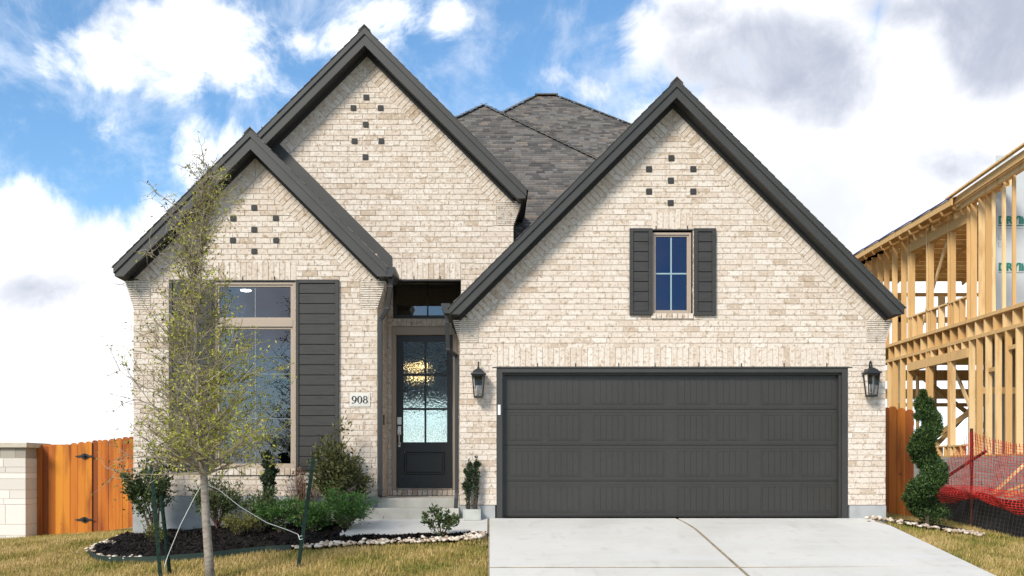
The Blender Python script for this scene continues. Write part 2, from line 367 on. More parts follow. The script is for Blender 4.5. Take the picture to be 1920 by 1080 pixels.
xs = sorted(set([-1500,-600,-250,-120,-60]+list(np.arange(-30,-12,2.0))+list(np.arange(-12,14.01,0.5))+list(np.arange(15,31,2.0))+[60,120,250,600,1500]))
ys = sorted(set([-1500,-600,-250,-120,-60,-30,-20,-12,-9]+list(np.arange(-8,12.01,0.5))+[15,20,30,60,120,250,600,1500]))
b = MB()
nx = len(xs)
b.v = [(x, y, gz(x, y)-0.03-(0.14 if -0.3 < x < 5.45 and -6.2 < y < 0.3 else 0)) for y in ys for x in xs]
for j in range(len(ys)-1):
    for i in range(nx-1):
        b.f.append((j*nx+i, j*nx+i+1, (j+1)*nx+i+1, (j+1)*nx+i)); b.t.append(0.5); b.m.append(0)
tag(b.build('ground', M['lawn'], smooth=True), 'green and straw coloured lawn sloping down to the street', 'ground', kind='structure')
def strip(name, x0, x1, y0, y1, z, m, label):
    q = MB(); q.box(x0, x1, y0, y1, z-0.2, z); return tag(q.build(name, m), label, name.split('_')[-1], kind='structure')
strip('sidewalk', -60, 60, -8.2, -6.9, -0.72, M['conc'], 'pale concrete sidewalk between lawn and street')
strip('road', -60, 60, -19, -9.2, -0.86, M['asphalt'], 'dark asphalt street in front of the lawns')
b = MB()                                 # wooded hill across the street, seen only in the window glass
for i in range(41):
    for j in range(9):
        x = -160+i*8; y = -170-j*16
        h = 11*math.exp(-((x+16)/20)**2)+6*math.exp(-((x+110)/30)**2)+1.2+.5*math.sin(i*1.7)+.4*math.sin(i*3.1+j)
        b.v.append((x, y, -1+h*math.sin(math.pi*min(j/8*0.5+0.0, 0.5))))
for i in range(40):
    for j in range(8):
        b.f.append((i*9+j, i*9+j+1, (i+1)*9+j+1, (i+1)*9+j)); b.t.append(.5); b.m.append(0)
tag(b.build('hill', M['hill'], smooth=True), 'dark wooded hill mirrored low in the big window', 'hill', kind='structure')
# driveway slabs on a tan joint bed
SL = 0.138
def dz(y): return SL*y
drv = MB()
drv.add([(-0.02,0.0,-0.010),(5.62,0.0,-0.010),(5.62,-6.9,dz(-6.9)-0.010),(-0.02,-6.9,dz(-6.9)-0.010)], [(3,2,1,0)])
drv.add([(-0.02,0.0,-0.16),(5.62,0.0,-0.16),(5.62,-6.9,dz(-6.9)-0.16),(-0.02,-6.9,dz(-6.9)-0.16)], [(0,1,2,3)])
drive = tag(drv.build('driveway', M['joint']), 'broad pale concrete driveway in front of the garage door', 'driveway', kind='structure')
def slab(poly, parent, th=0.12, m='conc', name='concrete_slab', lift=0.0):
    q = MB(); n = len(poly)
    vs = [(x, y, dz(y)+lift) for x, y in poly]+[(x, y, dz(y)+lift-th) for x, y in poly]
    q.add(vs, [tuple(range(n)), tuple(range(2*n-1, n-1, -1))]+[(i+n, (i+1) % n+n, (i+1) % n, i) for i in range(n)])
    return q.build(name, M[m], parent)
def cjx(y): return 2.72+0.10*math.sin(min(1, -y/0.9)*math.pi/2)+0.012*(-y)     # wandering centre joint
cy = [-0.004,-0.15,-0.3,-0.5,-0.75,-1.0,-1.6,-2.3,-2.935]
cl_ = [(cjx(y)-0.022, y) for y in cy]; cr_ = [(cjx(y)+0.024, y) for y in cy]
slab([(0.0,-2.935)]+cl_[::-1]+[(0.0,-0.004)], drive)
slab(cr_+[(5.60,-2.90),(5.60,-0.55),(5.50,-0.25),(5.58,-0.02),(5.58,-0.004)], drive)
cy2 = [-3.015,-4,-5,-6.88]
slab([(0.0,-6.88)]+[(cjx(y)-0.022, y) for y in cy2[::-1]]+[(0.0,-3.015)], drive)
slab([(cjx(y)+0.024, y) for y in cy2]+[(5.60,-6.88),(5.60,-2.925)], drive)
# front walk and porch steps
walk = MB()
walk.add([(-2.0,-1.15,dz(-1.15)+0.012),(-0.03,-1.15,dz(-1.15)+0.012),(-0.03,-0.02,0.0),(-2.0,-0.02,0.0)]+[(-2.0,-1.15,-0.3),(-0.03,-1.15,-0.3),(-0.03,-0.02,-0.3),(-2.0,-0.02,-0.3)],
         [(0,1,2,3),(7,6,5,4),(0,4,5,1),(1,5,6,2),(2,6,7,3),(3,7,4,0)])
walkway = tag(walk.build('walkway', M['conc']), 'short pale concrete walk from the driveway to the porch steps', 'walkway', kind='structure')
steps = empty('porch_steps', (-1.05,0.2,0), 'two weathered concrete steps up to the black front door', 'steps')
b = MB(); b.box(-1.655,-0.44,0.2,1.82,-0.2,0.282); under(b.build('landing', M['step'], bevel=0.012), steps)
b = MB(); b.box(-1.80,-0.44,-0.1,0.197,-0.2,0.148); under(b.build('step', M['step'], bevel=0.012), steps)

# ---------------------------------------------------------------- the brick house
house = empty('brick_house', (1.0,2.0,0), 'cream brick house with three steep charcoal-trimmed gables', 'house')
H = lambda o: under(o, house)
def clip(poly, a, bb, c):                # keep a*u+b*z<=c
    out = []; n = len(poly)
    for i in range(n):
        p, q = poly[i], poly[(i+1) % n]; dp = a*p[0]+bb*p[1]-c; dq = a*q[0]+bb*q[1]-c
        if dp <= 0: out.append(p)
        if (dp < 0 < dq) or (dq < 0 < dp):
            t = dp/(dp-dq); out.append((p[0]+(q[0]-p[0])*t, p[1]+(q[1]-p[1])*t))
    return out
def area(p):
    return abs(sum(p[i][0]*p[(i+1) % len(p)][1]-p[(i+1) % len(p)][0]*p[i][1] for i in range(len(p))))/2 if len(p) > 2 else 0
def minus(rects, h):
    out = []
    for (u0,u1,z0,z1) in rects:
        a0,a1,c0,c1 = h
        if a1 <= u0 or a0 >= u1 or c1 <= z0 or c0 >= z1: out.append((u0,u1,z0,z1)); continue
        if c0 > z0: out.append((u0,u1,z0,c0))
        if c1 < z1: out.append((u0,u1,c1,z1))
        zz0, zz1 = max(z0,c0), min(z1,c1)
        if a0 > u0: out.append((u0,a0,zz0,zz1))
        if a1 < u1: out.append((a1,u1,zz0,zz1))
    return out
CH, BL, JT = 0.0813, 0.225, 0.009
def field(u0, u1, z0, z1, holes=(), planes=(), zbase=0.19):
    out = []; k0 = int(math.floor((z0-zbase)/CH)); k1 = int(math.ceil((z1-zbase)/CH))
    for k in range(k0, k1):
        za, zb_ = zbase+k*CH, zbase+(k+1)*CH-JT
        uu = u0-random.random()*0.03-(BL*0.5 if k % 2 else 0)
        while uu < u1:
            ln = BL*random.uniform(0.94, 1.06)
            r = (max(uu,u0), min(uu+ln-JT,u1), max(za,z0), min(zb_,z1)); uu += ln
            if r[1]-r[0] < 0.015 or r[3]-r[2] < 0.012: continue
            rs = [r]
            for h in holes: rs = minus(rs, h)
            for q in rs:
                if q[1]-q[0] < 0.012 or q[3]-q[2] < 0.012: continue
                pl = [(q[0],q[2]),(q[1],q[2]),(q[1],q[3]),(q[0],q[3])]
                for p in planes: pl = clip(pl, *p) if len(pl) > 2 else pl
                if area(pl) > 0.0008: out.append(pl)
    return out
def soldiers(u0, u1, z0, z1):
    n = max(1, round((u1-u0)/CH)); w = (u1-u0)/n
    return [[(u0+i*w,z0),(u0+(i+1)*w-JT,z0),(u0+(i+1)*w-JT,z1),(u0+i*w,z1)] for i in range(n)]
def rake(c, ztop, zlow, t1=0.25):        # bricks laid square to the rake, mitred at the ridge
    out = []; s2 = math.sqrt(0.5)
    for sg in (-1, 1):
        n = int(8/CH)
        for i in range(-4, n):
            s0, s1 = i*CH, (i+1)*CH-JT
            pl = []
            for (s, t) in ((s0,0.0),(s1,0.0),(s1,t1-JT),(s0,t1-JT)):
                pl.append((c+sg*(s*s2-t*s2), ztop-s*s2-t*s2))
            pl = clip(pl, -sg, 0, -sg*c-0.004)
            if len(pl) > 2: pl = clip(pl, 0, -1, -zlow)
            if area(pl) > 0.002: out.append(pl)
    return out
FRONT = lambda yw: (lambda a, z, d: (a, yw+d, z))
def wall_mesh(name, u0, u1, z0, z1, holes, planes, fn, th=0.14, d0=0.007):
    q = MB(); rs = [(u0,u1,z0,z1)]
    for h in holes: rs = minus(rs, h)
    for r in rs:
        pl = [(r[0],r[2]),(r[1],r[2]),(r[1],r[3]),(r[0],r[3])]
        for p in planes: pl = clip(pl, *p) if len(pl) > 2 else pl
        if area(pl) > 1e-4: q.prism(pl, d0, th, fn)
    return H(q.build(name, M['mortar']))
rest = MB()                              # every brick past the 300 nearest
single_count = [0]
def tintv(): return min(1, max(0, random.gauss(0.5, 0.26)))
def lay(polys, fn, wall, name=None, d1=0.06):
    for pl in polys:
        d0 = random.uniform(-0.0035, 0.0015)
        if name is None: rest.prism(pl, d0, d1, fn, tintv())
        else:
            q = MB(); q.prism(pl, d0, d1, fn, tintv()); o = q.build(name, M['brick'])
            under(o, house); o.parent = wall; o.matrix_parent_inverse = wall.matrix_world.inverted() if False else Matrix.Translation(Vector((0,0,0)))
# walls sit at the house root's coordinates, so sub-parts need no offset of their own
def corbel(xe, out, width, zlo, zhi, yw, wall, n=12):
    """thin stepped courses carrying the eave; xe = wall edge, out = signed overhang, width = how far it runs inwards"""
    sg = 1 if out > 0 else -1; h = (zhi-zlo)/n
    for i in range(n):
        e = xe+out*(i+1)/n; inn = xe-sg*width
        q = MB()
        cuts = [inn, inn+(e-inn)*random.uniform(0.35,0.6), e]
        for a0, a1 in zip(cuts[:-1], cuts[1:]):
            lo, hi = min(a0,a1)+0.003, max(a0,a1)-0.003
            q.box(lo, hi, yw-0.006-0.0015*(i % 2), yw+0.32, zlo+i*h+0.005, zlo+(i+1)*h-0.007, random.uniform(0.72,1.0))
        o = q.build('corbel_brick', M['brick']); o.parent = wall
    q = MB(); lo, hi = sorted((xe-sg*width, xe)); q.box(lo, hi, yw+0.030, yw+0.3, zlo, zhi)
    o = q.build('corbel_mortar', M['mortar']); o.parent = wall
def vents(pts, yw, wall):
    for (x, z) in pts:
        q = MB(); s = 0.042; c = 0.010
        q.prism([(x-s+c,z-s),(x+s-c,z-s),(x+s,z-s+c),(x+s,z+s-c),(x+s-c,z+s),(x-s+c,z+s),(x-s,z+s-c),(x-s,z-s+c)], -0.006, 0.05, FRONT(yw))
        q.prism([(x-s*0.55,z-s*0.55),(x+s*0.55,z-s*0.55),(x+s*0.55,z+s*0.55),(x-s*0.55,z+s*0.55)], -0.009, -0.004, FRONT(yw))
        o = q.build('vent_block', M['trim2']); o.parent = wall
YG, YL, YM, YD = 0.0, 0.25, 0.65, 1.75
# --- garage gable wall
CG, ZG = 2.659, 6.03                     # ridge line and where the brick meets the soffit
GD = (0.10, 5.21, -0.1, 2.19)            # garage opening
SW = (X(1222,0), X(1299,0), Zp(588,0), Zp(431,0))
gv = [(X(a,0), Zp(c,0)) for a, c in ((1259,297),(1217,317.5),(1300,317.5),(1258,339),(1217,359.5),(1300,359.5),(1257.5,381))]
gvh = [(x-0.048,x+0.048,z-0.048,z+0.048) for x, z in gv]
zc = 2.884
rakeG = [(1,1,ZG+CG),(-1,1,ZG-CG)]
wg = wall_mesh('garage_wall', -0.434, 5.752, 0.19, ZG, [GD, SW], rakeG, FRONT(YG))
inn = 0.25*math.sqrt(2)+0.004
rakeGi = [(1,1,ZG-inn+CG),(-1,1,ZG-inn-CG)]
solG = (0.04, 5.26, 2.205, 2.48); solW = (SW[0]-0.0, SW[1]+0.0, SW[3]+0.02, SW[3]+0.25); silW = (SW[0]-0.01, SW[1]+0.01, SW[2]-0.085, SW[2])
cb = [(-0.434,-0.434+0.28,2.55,zc),(5.752-0.28,5.752,2.55,zc)]
hg = [GD, SW, solG, solW, silW]+gvh
polys = field(-0.434, 5.752, 0.195, zc, hg+cb+[(GD[0],GD[1],0,2.205)]) + field(-0.434, 5.752, zc, ZG, hg, rakeGi)
# the 300 largest in view: the full bricks round the garage opening and over it
full_ = sorted([p for p in polys if len(p) == 4 and area(p) > 0.0135], key=lambda p: abs(sum(a for a, _ in p)/4-2.6)*0.2+abs(sum(z for _, z in p)/4-2.2))
top300 = set(id(p) for p in full_[:300])
lay([p for p in polys if id(p) in top300], FRONT(YG), wg, 'brick')
lay([p for p in polys if id(p) not in top300], FRONT(YG), wg)
lay(soldiers(*solG), FRONT(YG), wg, 'soldier_brick'); lay(soldiers(*solW), FRONT(YG), wg, 'soldier_brick')
lay(soldiers(silW[0], silW[1], silW[2]+0.012, silW[3]), FRONT(YG-0.02), wg, 'sill_brick', 0.12)
lay(rake(CG, ZG, zc), FRONT(YG), wg, 'rake_brick')
corbel(-0.434, -0.10, 0.27, 2.55, zc, YG, wg); corbel(5.752, 0.10, 0.27, 2.55, zc, YG, wg)
vents(gv, YG, wg)
# --- left gable wall
CLF, ZLF = -3.464, 5.345
BW = (X(400,YL), X(554,YL), Zp(878,YL), Zp(526,YL))
lv = [(X(a,YL), Zp(c,YL)) for a, c in ((477,390),(437.5,410),(517.5,409.5),(477,431),(437,451),(518,451),(477,471.5))]
lvh = [(x-0.048,x+0.048,z-0.048,z+0.048) for x, z in lv]
xl0, xl1 = -5.268, -1.66
zcl = 3.5; ZF = 0.316
rk = [(1,1,ZLF+CLF),(-1,1,ZLF-CLF)]; rki = [(1,1,ZLF-inn+CLF),(-1,1,ZLF-inn-CLF)]
wl = wall_mesh('front_room_wall', xl0, xl1, ZF, ZLF, [BW], rk, FRONT(YL))
solL = (BW[0], BW[1]+0.015, BW[3]+0.012, BW[3]+0.27); silL = (BW[0]-0.02, BW[1]+0.02, BW[2]-0.11, BW[2])
cbl = [(xl0,xl0+0.26,3.10,zcl),(xl1-0.26,xl1,3.10,zcl)]
PQ = (X(655,YL), X(694.5,YL), Zp(763,YL), Zp(736,YL))
hl = [BW, solL, silL, PQ]+lvh
polys = field(xl0, xl1, ZF+0.004, zcl, hl+cbl, (), ZF) + field(xl0, xl1, zcl, ZLF, hl, rki, ZF)
lay(polys, FRONT(YL), wl)
lay(soldiers(*solL), FRONT(YL), wl, 'soldier_brick')
lay(soldiers(silL[0], silL[1], silL[2]+0.012, silL[3]), FRONT(YL-0.03), wl, 'sill_brick', 0.12)
lay(rake(CLF, ZLF, zcl), FRONT(YL), wl, 'rake_brick')
corbel(xl0, -0.125, 0.25, 3.10, zcl, YL, wl); corbel(xl1, 0.125, 0.25, 3.10, zcl, YL, wl)
vents(lv, YL, wl)
# --- tall middle gable wall over the porch
CM, ZM = -1.863, 7.03
mv = [(X(a,YM), Zp(c,YM)) for a, c in ((687,183),(663,203),(714,203),(686,234),(665,265),(715,265),(685.5,295))]
mvh = [(x-0.048,x+0.048,z-0.048,z+0.048) for x, z in mv]
OP = (-1.66, -0.434, -1, 3.587); zcm = 4.79
rk = [(1,1,ZM+CM),(-1,1,ZM-CM)]; rki = [(1,1,ZM-inn+CM),(-1,1,ZM-inn-CM)]
wm = wall_mesh('porch_gable_wall', -4.08, 0.361, 2.6, ZM, [OP,(-4.2,-1.82,2.5,3.8)], rk, FRONT(YM))
solM = (-1.66, -0.434, 3.60, 3.85)
hm = [OP, solM, (-4.2,-1.82,2.5,3.8)]+mvh
polys = field(-3.5, 0.361, 2.62, zcm, hm+[(0.361-0.26,0.361,4.42,zcm)], (), 2.62) + field(-3.5, 0.361, zcm, ZM, hm, rki, 2.62)
lay(polys, FRONT(YM), wm)
lay(soldiers(*solM), FRONT(YM), wm, 'soldier_brick')
lay([p for p in rake(CM, ZM, zcm) if sum(a for a, _ in p)/len(p) > -3.6], FRONT(YM), wm, 'rake_brick')
corbel(0.361, 0.13, 0.25, 4.42, zcm, YM, wm)
vents(mv, YM, wm)
# --- porch recess: two side walls and the wall round the door
LEFTSIDE = lambda a, z, d: (-1.66-d, a, z)           # faces +x
RIGHTSIDE = lambda a, z, d: (-0.434+d, a, z)         # faces -x
ws = wall_mesh('porch_side_wall', YL+0.005, YD+0.1, 0.285, 3.9, [], [], lambda a, z, d: (-1.66-d, a, z))
lay(field(YL+0.07, YD+0.05, 0.29, 3.85, (), (), ZF), LEFTSIDE, ws)
ws2 = wall_mesh('porch_side_wall', 0.15, YD+0.1, 0.2, 3.9, [(0.0,YM+0.14,2.95,4)], [], lambda a, z, d: (-0.434+d, a, z))
lay(field(0.07, YD+0.05, 0.2, 3.85, [(0.0,YM+0.14,2.95,4)]), RIGHTSIDE, ws2)
DX0, DX1, DZ0, DZ1 = X(735,YD), X(857,YD), 0.375, Zp(613,YD)
TR = (X(737,YD), -0.45, Zp(597,YD), 3.80)
wd = wall_mesh('door_wall', -1.66, -0.434, 0.28, 3.9, [(DX0,DX1,DZ0,DZ1), TR], [], FRONT(YD))
lay(field(-1.655, -0.44, 0.375, 3.88, [(DX0,DX1,0,DZ1+0.105), TR, (TR[0],TR[1],DZ1,TR[2])], (), ZF), FRONT(YD), wd)
lay(soldiers(-1.60, -0.44, DZ1+0.015, TR[2]-0.01), FRONT(YD-0.015), wd, 'soldier_brick')
lay(soldiers(-1.655, -0.44, 0.288, 0.372), FRONT(YD-0.10), wd, 'sill_brick', 0.15)
b = MB(); b.box(-1.655,-0.44,YM+0.13,YD+0.1,3.86,3.9); H(b.build('porch_ceiling', M['trim2']))
# hidden sides and back of the house
def plainwall(name, x0, x1, y0, y1, z0, z1):
    q = MB(); q.box(x0, x1, y0, y1, z0, z1); return H(q.build(name, M['brick']))
plainwall('side_wall', xl0, xl0+0.12, YL+0.15, 12, -0.5, 3.5)
plainwall('side_wall', 5.752-0.12, 5.752, YG+0.15, 12, -0.5, 2.9)
b = MB(); b.box(xl0,-2.75,11.9,12.02,-0.5,3.5); b.box(-0.7,5.752,11.9,12.02,-0.5,3.2); b.box(-2.75,-0.7,11.9,12.02,2.44,3.5); H(b.build('back_wall', M['brick']))
b = MB(); b.box(0.24,0.36,YM+0.15,6,2.6,4.8); H(b.build('gable_side_wall', M['brick']))
o = MB(); o.add(rest.v, rest.f); rest_o = H(rest.build('brickwork', M['brick'])); rest_o['kind'] = 'stuff'
# foundations
b = MB(); b.box(xl0-0.005,xl1+0.005,YL-0.012,YL+0.3,-0.6,ZF-0.004); H(b.build('foundation', M['found']))
b = MB(); b.box(-0.437,GD[0]-0.02,YG-0.010,YG+0.3,-0.4,0.186); H(b.build('foundation', M['found']))
b = MB(); b.box(GD[1]+0.02,5.757,YG-0.010,YG+0.3,-0.5,0.186); H(b.build('foundation', M['found']))

# --- roofs
def gable_roof(c, zo, zin, zb, w, y0, yb, sides=(-1,1), gut=None, yb_of=None):
    zf = zo-0.045
    for sg in (-1, 1):
        if sg not in sides: continue
        def bd(top, bot, w_, d0, d1, name, zbb, m, closed=True):
            pl = [(c,top),(c+sg*w_,top-w_)]
            if closed: pl += [(c+sg*w_,zbb),(c+sg*max(0.0,bot-zbb),zbb)]
            else: pl += [(c+sg*w_,bot-w_)]
            pl += [(c,bot)]
            q = MB(); q.prism(pl, d0, d1); return H(q.build(name, M[m]))
        bd(zf-0.10, zin, w, y0, y0+0.04, 'fascia_board', zb, 'trim')
        bd(zf, zf-0.10, w+0.012, y0-0.022, y0+0.04, 'rake_trim', zb, 'trim', False)
        # soffit under the overhang, and its frieze board against the brick
        q = MB(); q.prism([(c,zin+0.03),(c+sg*(zin+0.03-zb),zb),(c+sg*(w-0.02),zb),(c+sg*(w-0.02),zb+0.03),(c+sg*(zin+0.075-zb),zb+0.03),(c,zin+0.09)][::1], y0+0.04, y0+0.298); H(q.build('soffit', M['trim2']))
        # decking and the eave board running back
        yB = yb if not yb_of else yb_of(sg)
        q = MB(); q.prism([(c,zf-0.002),(c+sg*w,zf-0.002-w),(c+sg*w,zf-0.10-w),(c,zf-0.10)], y0+0.04, yB); H(q.build('roof_deck', M['trim2']))
        q = MB(); xa, xb = sorted((c+sg*(w-0.03), c+sg*w)); q.box(xa, xb, y0+0.04, yB, zb, zf-w-0.1)
        xa, xb = sorted((c+sg*(w-0.03), c+sg*(w-0.26))); q.box(xa, xb, y0+0.3, yB, zb, zb+0.02)
        H(q.build('eave_board', M['trim']))
        # shingle courses
        q = MB(); e = 0.14; ln = (w+0.03)*math.sqrt(2); n = int(ln/e)+1; s2 = math.sqrt(.5)
        for i in range(n):
            s0, s1 = i*e, min((i+1)*e, ln)+0.004
            t0, t1 = 0.003, 0.012
            pl = [(c+sg*(s*s2+t*s2), zf-s*s2+t*s2) for s, t in ((s0,t0-0.003),(s1,0.0),(s1,t1),(s0,t0))]
            yy_ = y0-0.030-random.uniform(0,0.005)
            while yy_ < yB:
                y2 = min(yB, yy_+random.uniform(0.2,0.5)); q.prism(pl, yy_, y2, None, random.random()); yy_ = y2
                if yy_ > 1.5: q.prism(pl, yy_, yB, None, 0.4); break
        so_ = H(q.build('shingles', M['shingle'])); so_['kind'] = 'stuff'
    q = MB(); q.prism([(c-.09,zo-.112),(c,zo-.022),(c+.09,zo-.112),(c+.09,zo-.095),(c,zo-.004),(c-.09,zo-.095)], y0-0.035, yb); H(q.build('ridge_cap', M['shingle']))
gable_roof(CG, 6.294, 6.0, 2.918, 3.22, -0.30, 6.0)
gable_roof(CLF, 5.668, 5.359-0.012, 3.505, 1.965, -0.05, 8.0, yb_of=lambda s: 8.0 if s < 0 else YM-0.01)
gable_roof(CM, 7.334, 7.025, 4.745, 2.40, 0.35, 5.2)
def frieze(c, ztop, half, yw, h=0.05):
    for sg in (-1,1):
        q = MB(); q.prism([(c,ztop+0.03),(c+sg*half,ztop+0.03-half),(c+sg*half,ztop-h-half),(c,ztop-h)], yw-0.022, yw-0.004); H(q.build('frieze_board', M['trim2']))
frieze(CG, 6.0, 3.09, YG); frieze(CLF, 5.36, 1.80, YL); frieze(CM, 7.03, 2.22, YM)
# step flashing where the low gable's roof meets the tall wall
b = MB(); z0 = 5.668+0.02
b.prism([(CLF,z0),(CLF+1.98,z0-1.98),(CLF+1.98,z0-1.98+0.235),(CLF,z0+0.235)], YM-0.02, YM-0.002); H(b.build('flashing', M['trim']))
# hipped main roof with laid shingles
def hip(apexL, apexR, yr, zr, kl, kr, tmax, xlim, name):
    """front slope rising at 0.75; kl, kr = plan run of each hip per metre of depth"""
    poly = [(apexL,0.0),(apexR,0.0),(apexR+kr*tmax,tmax),(apexL-kl*tmax,tmax)]     # (x, t) with t = distance in front of the ridge
    pl = clip(clip(poly, 1,0,xlim[1]), -1,0,-xlim[0])
    q = MB(); q.add([(x, yr-t, zr-0.75*t-0.02) for x, t in pl], [tuple(range(len(pl)))[::-1]])
    back = [(apexL,yr,zr-0.02),(apexR,yr,zr-0.02),(apexR+2.5,yr+3,zr-2.3),(apexL-2.5,yr+3,zr-2.3)]
    q.add(back, [(0,1,2,3)])
    deck = H(q.build(name, M['trim2']))
    q = MB(); e = 0.115; rows = int(tmax*1.25/e)
    for i in range(rows):
        t0, t1 = i*e/1.25, (i+1.02)*e/1.25
        x = apexL-kl*t1-random.random()*0.2
        while x < apexR+kr*t1:
            w_ = random.choice((0.09,0.12,0.15,0.19,0.24)); r = [(x,t0),(x+w_-0.003,t0),(x+w_-0.003,t1),(x,t1)]; x += w_
            r = clip(clip(r, 1,0,xlim[1]), -1,0,-xlim[0])
            for sg, ap, kk in ((1,apexR,kr),(-1,apexL,kl)):
                if len(r) > 2: r = clip(r, sg, -kk, sg*ap)
            if area(r) < 0.0015: continue
            hgt = 0.016+random.choice((0,0.010))
            top = [(a, yr-t, zr-0.75*t+(0.002+hgt*(t-t0)/(t1-t0))) for a, t in r]; bot = [(a, yr-t, zr-0.75*t-0.015) for a, t in r]
            n = len(r)
            q.add(top+bot, [tuple(range(n))[::-1]]+[(i2, (i2+1) % n, (i2+1) % n+n, i2+n) for i2 in range(n)], random.random())
    s = q.build('shingles', M['shingle']); s.parent = deck; s['kind'] = 'stuff'
    q = MB()
    for ap, kk, sg in ((apexR,kr,1),(apexL,kl,-1)):
        n = 46
        for i in range(n):
            ta, tb = i*tmax/n, (i+1.15)*tmax/n
            xa, xb = ap+sg*kk*ta, ap+sg*kk*tb
            if not (xlim[0] < xb < xlim[1]): continue
            q.bar((xa,yr-ta,zr-0.75*ta+0.012),(xb,yr-tb,zr-0.75*tb+0.030),0.20,0.010,tint=random.uniform(0.6,0.95))
    if apexR-apexL > 0.05: q.bar((apexL,yr,zr+0.02),(apexR,yr,zr+0.02),0.22,0.03)
    s = q.build('hip_cap', M['shingle']); s.parent = deck
hip(-0.127, -0.127, 6.85, 8.57, 0.79, 0.79, 5.9, (-2.6,4.2), 'front_hip_roof')
hip(1.16, 1.75, 10.85, 10.29, 0.77, 0.87, 6.5, (-2.5,4.4), 'main_hip_roof')
b = MB(); b.add([(xl0,8,3.6),(5.7,8,3.6),(5.7,12,3.6),(xl0,12,3.6)], [(0,1,2,3)]); b.add([(-2.6,5.2,4.0),(0.36,5.2,4.0),(0.36,12,4.0),(-2.6,12,4.0)], [(0,1,2,3)]); H(b.build('attic_floor', M['trim2']))
# gutters and downspouts
def downspout(pts, w=0.062, d=0.05):
    q = MB()
    for a, c in zip(pts[:-1], pts[1:]): q.bar(a, c, w, d, up=(0,-1,0))
    for p in pts[1:-1]: q.bar(Vector(p)+Vector((0,0,0.02)), Vector(p)-Vector((0,0,0.02)), w+0.006, d+0.006, up=(0,-1,0))
    return H(q.build('downspout', M['gutter'], bevel=0.008))
def gutter_end(x0, x1, z0, z1, y0, y1, sg):
    q = MB(); pl = [(x0,z1),(x1,z1),(x1,z1-0.03),(x0+(x1-x0)*0.65,z0),(x0,z0)]
    q.prism(pl, y0, y1); return H(q.build('gutter', M['gutter']))
gx = CLF+1.965
gutter_end(gx+0.002, gx+0.13, 3.50, 3.64, -0.06, YM-0.03, 1)
yl_ = YL-0.04
downspout([(gx+0.06,0.06,3.50),(gx+0.055,0.08,3.38),(X(727,.15),0.15,Zp(578,.15)),(X(713,yl_),yl_,Zp(600,yl_)),(X(713,yl_),yl_,Zp(905,yl_)),(X(713.5,yl_),yl_-0.01,Zp(918,yl_)),(X(714,yl_),yl_-0.09,Zp(930,yl_))])
gx = CG-3.22
gutter_end(gx-0.002, gx-0.13, 2.93, 3.07, -0.31, YM-0.03, -1)
downspout([(gx-0.055,-0.2,2.94),(gx-0.05,-0.18,2.82),(X(840,-.1),-0.1,Zp(655,-.1)),(X(856.5,0.06),0.06,Zp(668,0.06)),(X(856.5,0.06),0.06,Zp(922,0.06)),(X(855.5,0.03),0.03,Zp(936,0.03)),(X(854.5,-0.06),-0.06,Zp(952,-0.06))], 0.056)

# --- windows
def window(name, rect, yw, mtn, glass, framew, cols, rows, mm, split=None, label=None, set_=0.05):
    x0,x1,z0,z1 = rect; yf = yw+set_
    fr = MB()
    def ring(a0,a1,c0,c1,w,d0,d1):
        fr.box(a0,a0+w,d0,d1,c0,c1); fr.box(a1-w,a1,d0,d1,c0,c1); fr.box(a0+w,a1-w,d0,d1,c0,c0+w); fr.box(a0+w,a1-w,d0,d1,c1-w,c1)
    ring(x0,x1,z0,z1,framew*0.55,yf-0.03,yf+0.06)
    lites = [(z0,z1,rows)] if not split else [(z0,split[0],rows),(split[1],z1,1)]
    if split: fr.box(x0+framew*.55,x1-framew*.55,yf-0.035,yf+0.05,split[0],split[1])
    for (a,c,_) in lites:
        ring(x0+framew*.55,x1-framew*.55,a+framew*.5 if a == z0 else a,c-framew*.5 if c == z1 else c,framew*.5,yf-0.012,yf+0.04)
    w = H(fr.build(name, M['tan']))
    if label: w['label'] = label
    for (a,c,rw) in lites:
        gx0,gx1 = x0+framew*1.05, x1-framew*1.05
        ga = a+framew*(1.0 if a == z0 else .5); gb = c-framew*(1.0 if c == z1 else .5)
        for i in range(cols):
            for j in range(rw):
                q = MB(); wx = (gx1-gx0)/cols; wz = (gb-ga)/rw
                q.add([(gx0+i*wx,yf+0.012,ga+j*wz),(gx0+(i+1)*wx,yf+0.012,ga+j*wz),(gx0+(i+1)*wx,yf+0.012,ga+(j+1)*wz),(gx0+i*wx,yf+0.012,ga+(j+1)*wz)], [(0,1,2,3)])
                p = q.build('pane', M[glass]); p.parent = w
        for i in range(1,cols):
            q = MB(); xm = gx0+i*(gx1-gx0)/cols; q.box(xm-mtn/2,xm+mtn/2,yf+0.004,yf+0.010,ga,gb); q.build('muntin', M[mm]).parent = w
        for j in range(1,rw):
            q = MB(); zm = ga+j*(gb-ga)/rw; q.box(gx0,gx1,yf+0.003,yf+0.009,zm-mtn/2,zm+mtn/2); q.build('muntin', M[mm]).parent = w
    return w
def lintel(x0, x1, z, yw):
    q = MB(); q.box(x0, x1, yw-0.004, yw+0.10, z-0.014, z+0.002); H(q.build('lintel', M['trim2']))
def weeps(xs_, z, yw):
    for x in xs_:
        q = MB(); q.box(x-0.006, x+0.006, yw-0.008, yw, z+0.005, z+0.06); H(q.build('weep_hole', M['trim2']))
window('window', (BW[0]+0.005,BW[1]-0.005,BW[2],BW[3]-0.015), YL, 0.009, 'glass', 0.07, 2, 3, 'muntin2', split=(Zp(612,YL),Zp(599,YL)))
window('window', (SW[0]+0.005,SW[1]-0.02,SW[2],SW[3]-0.035), YG, 0.020, 'glass_b', 0.055, 2, 2, 'muntin')
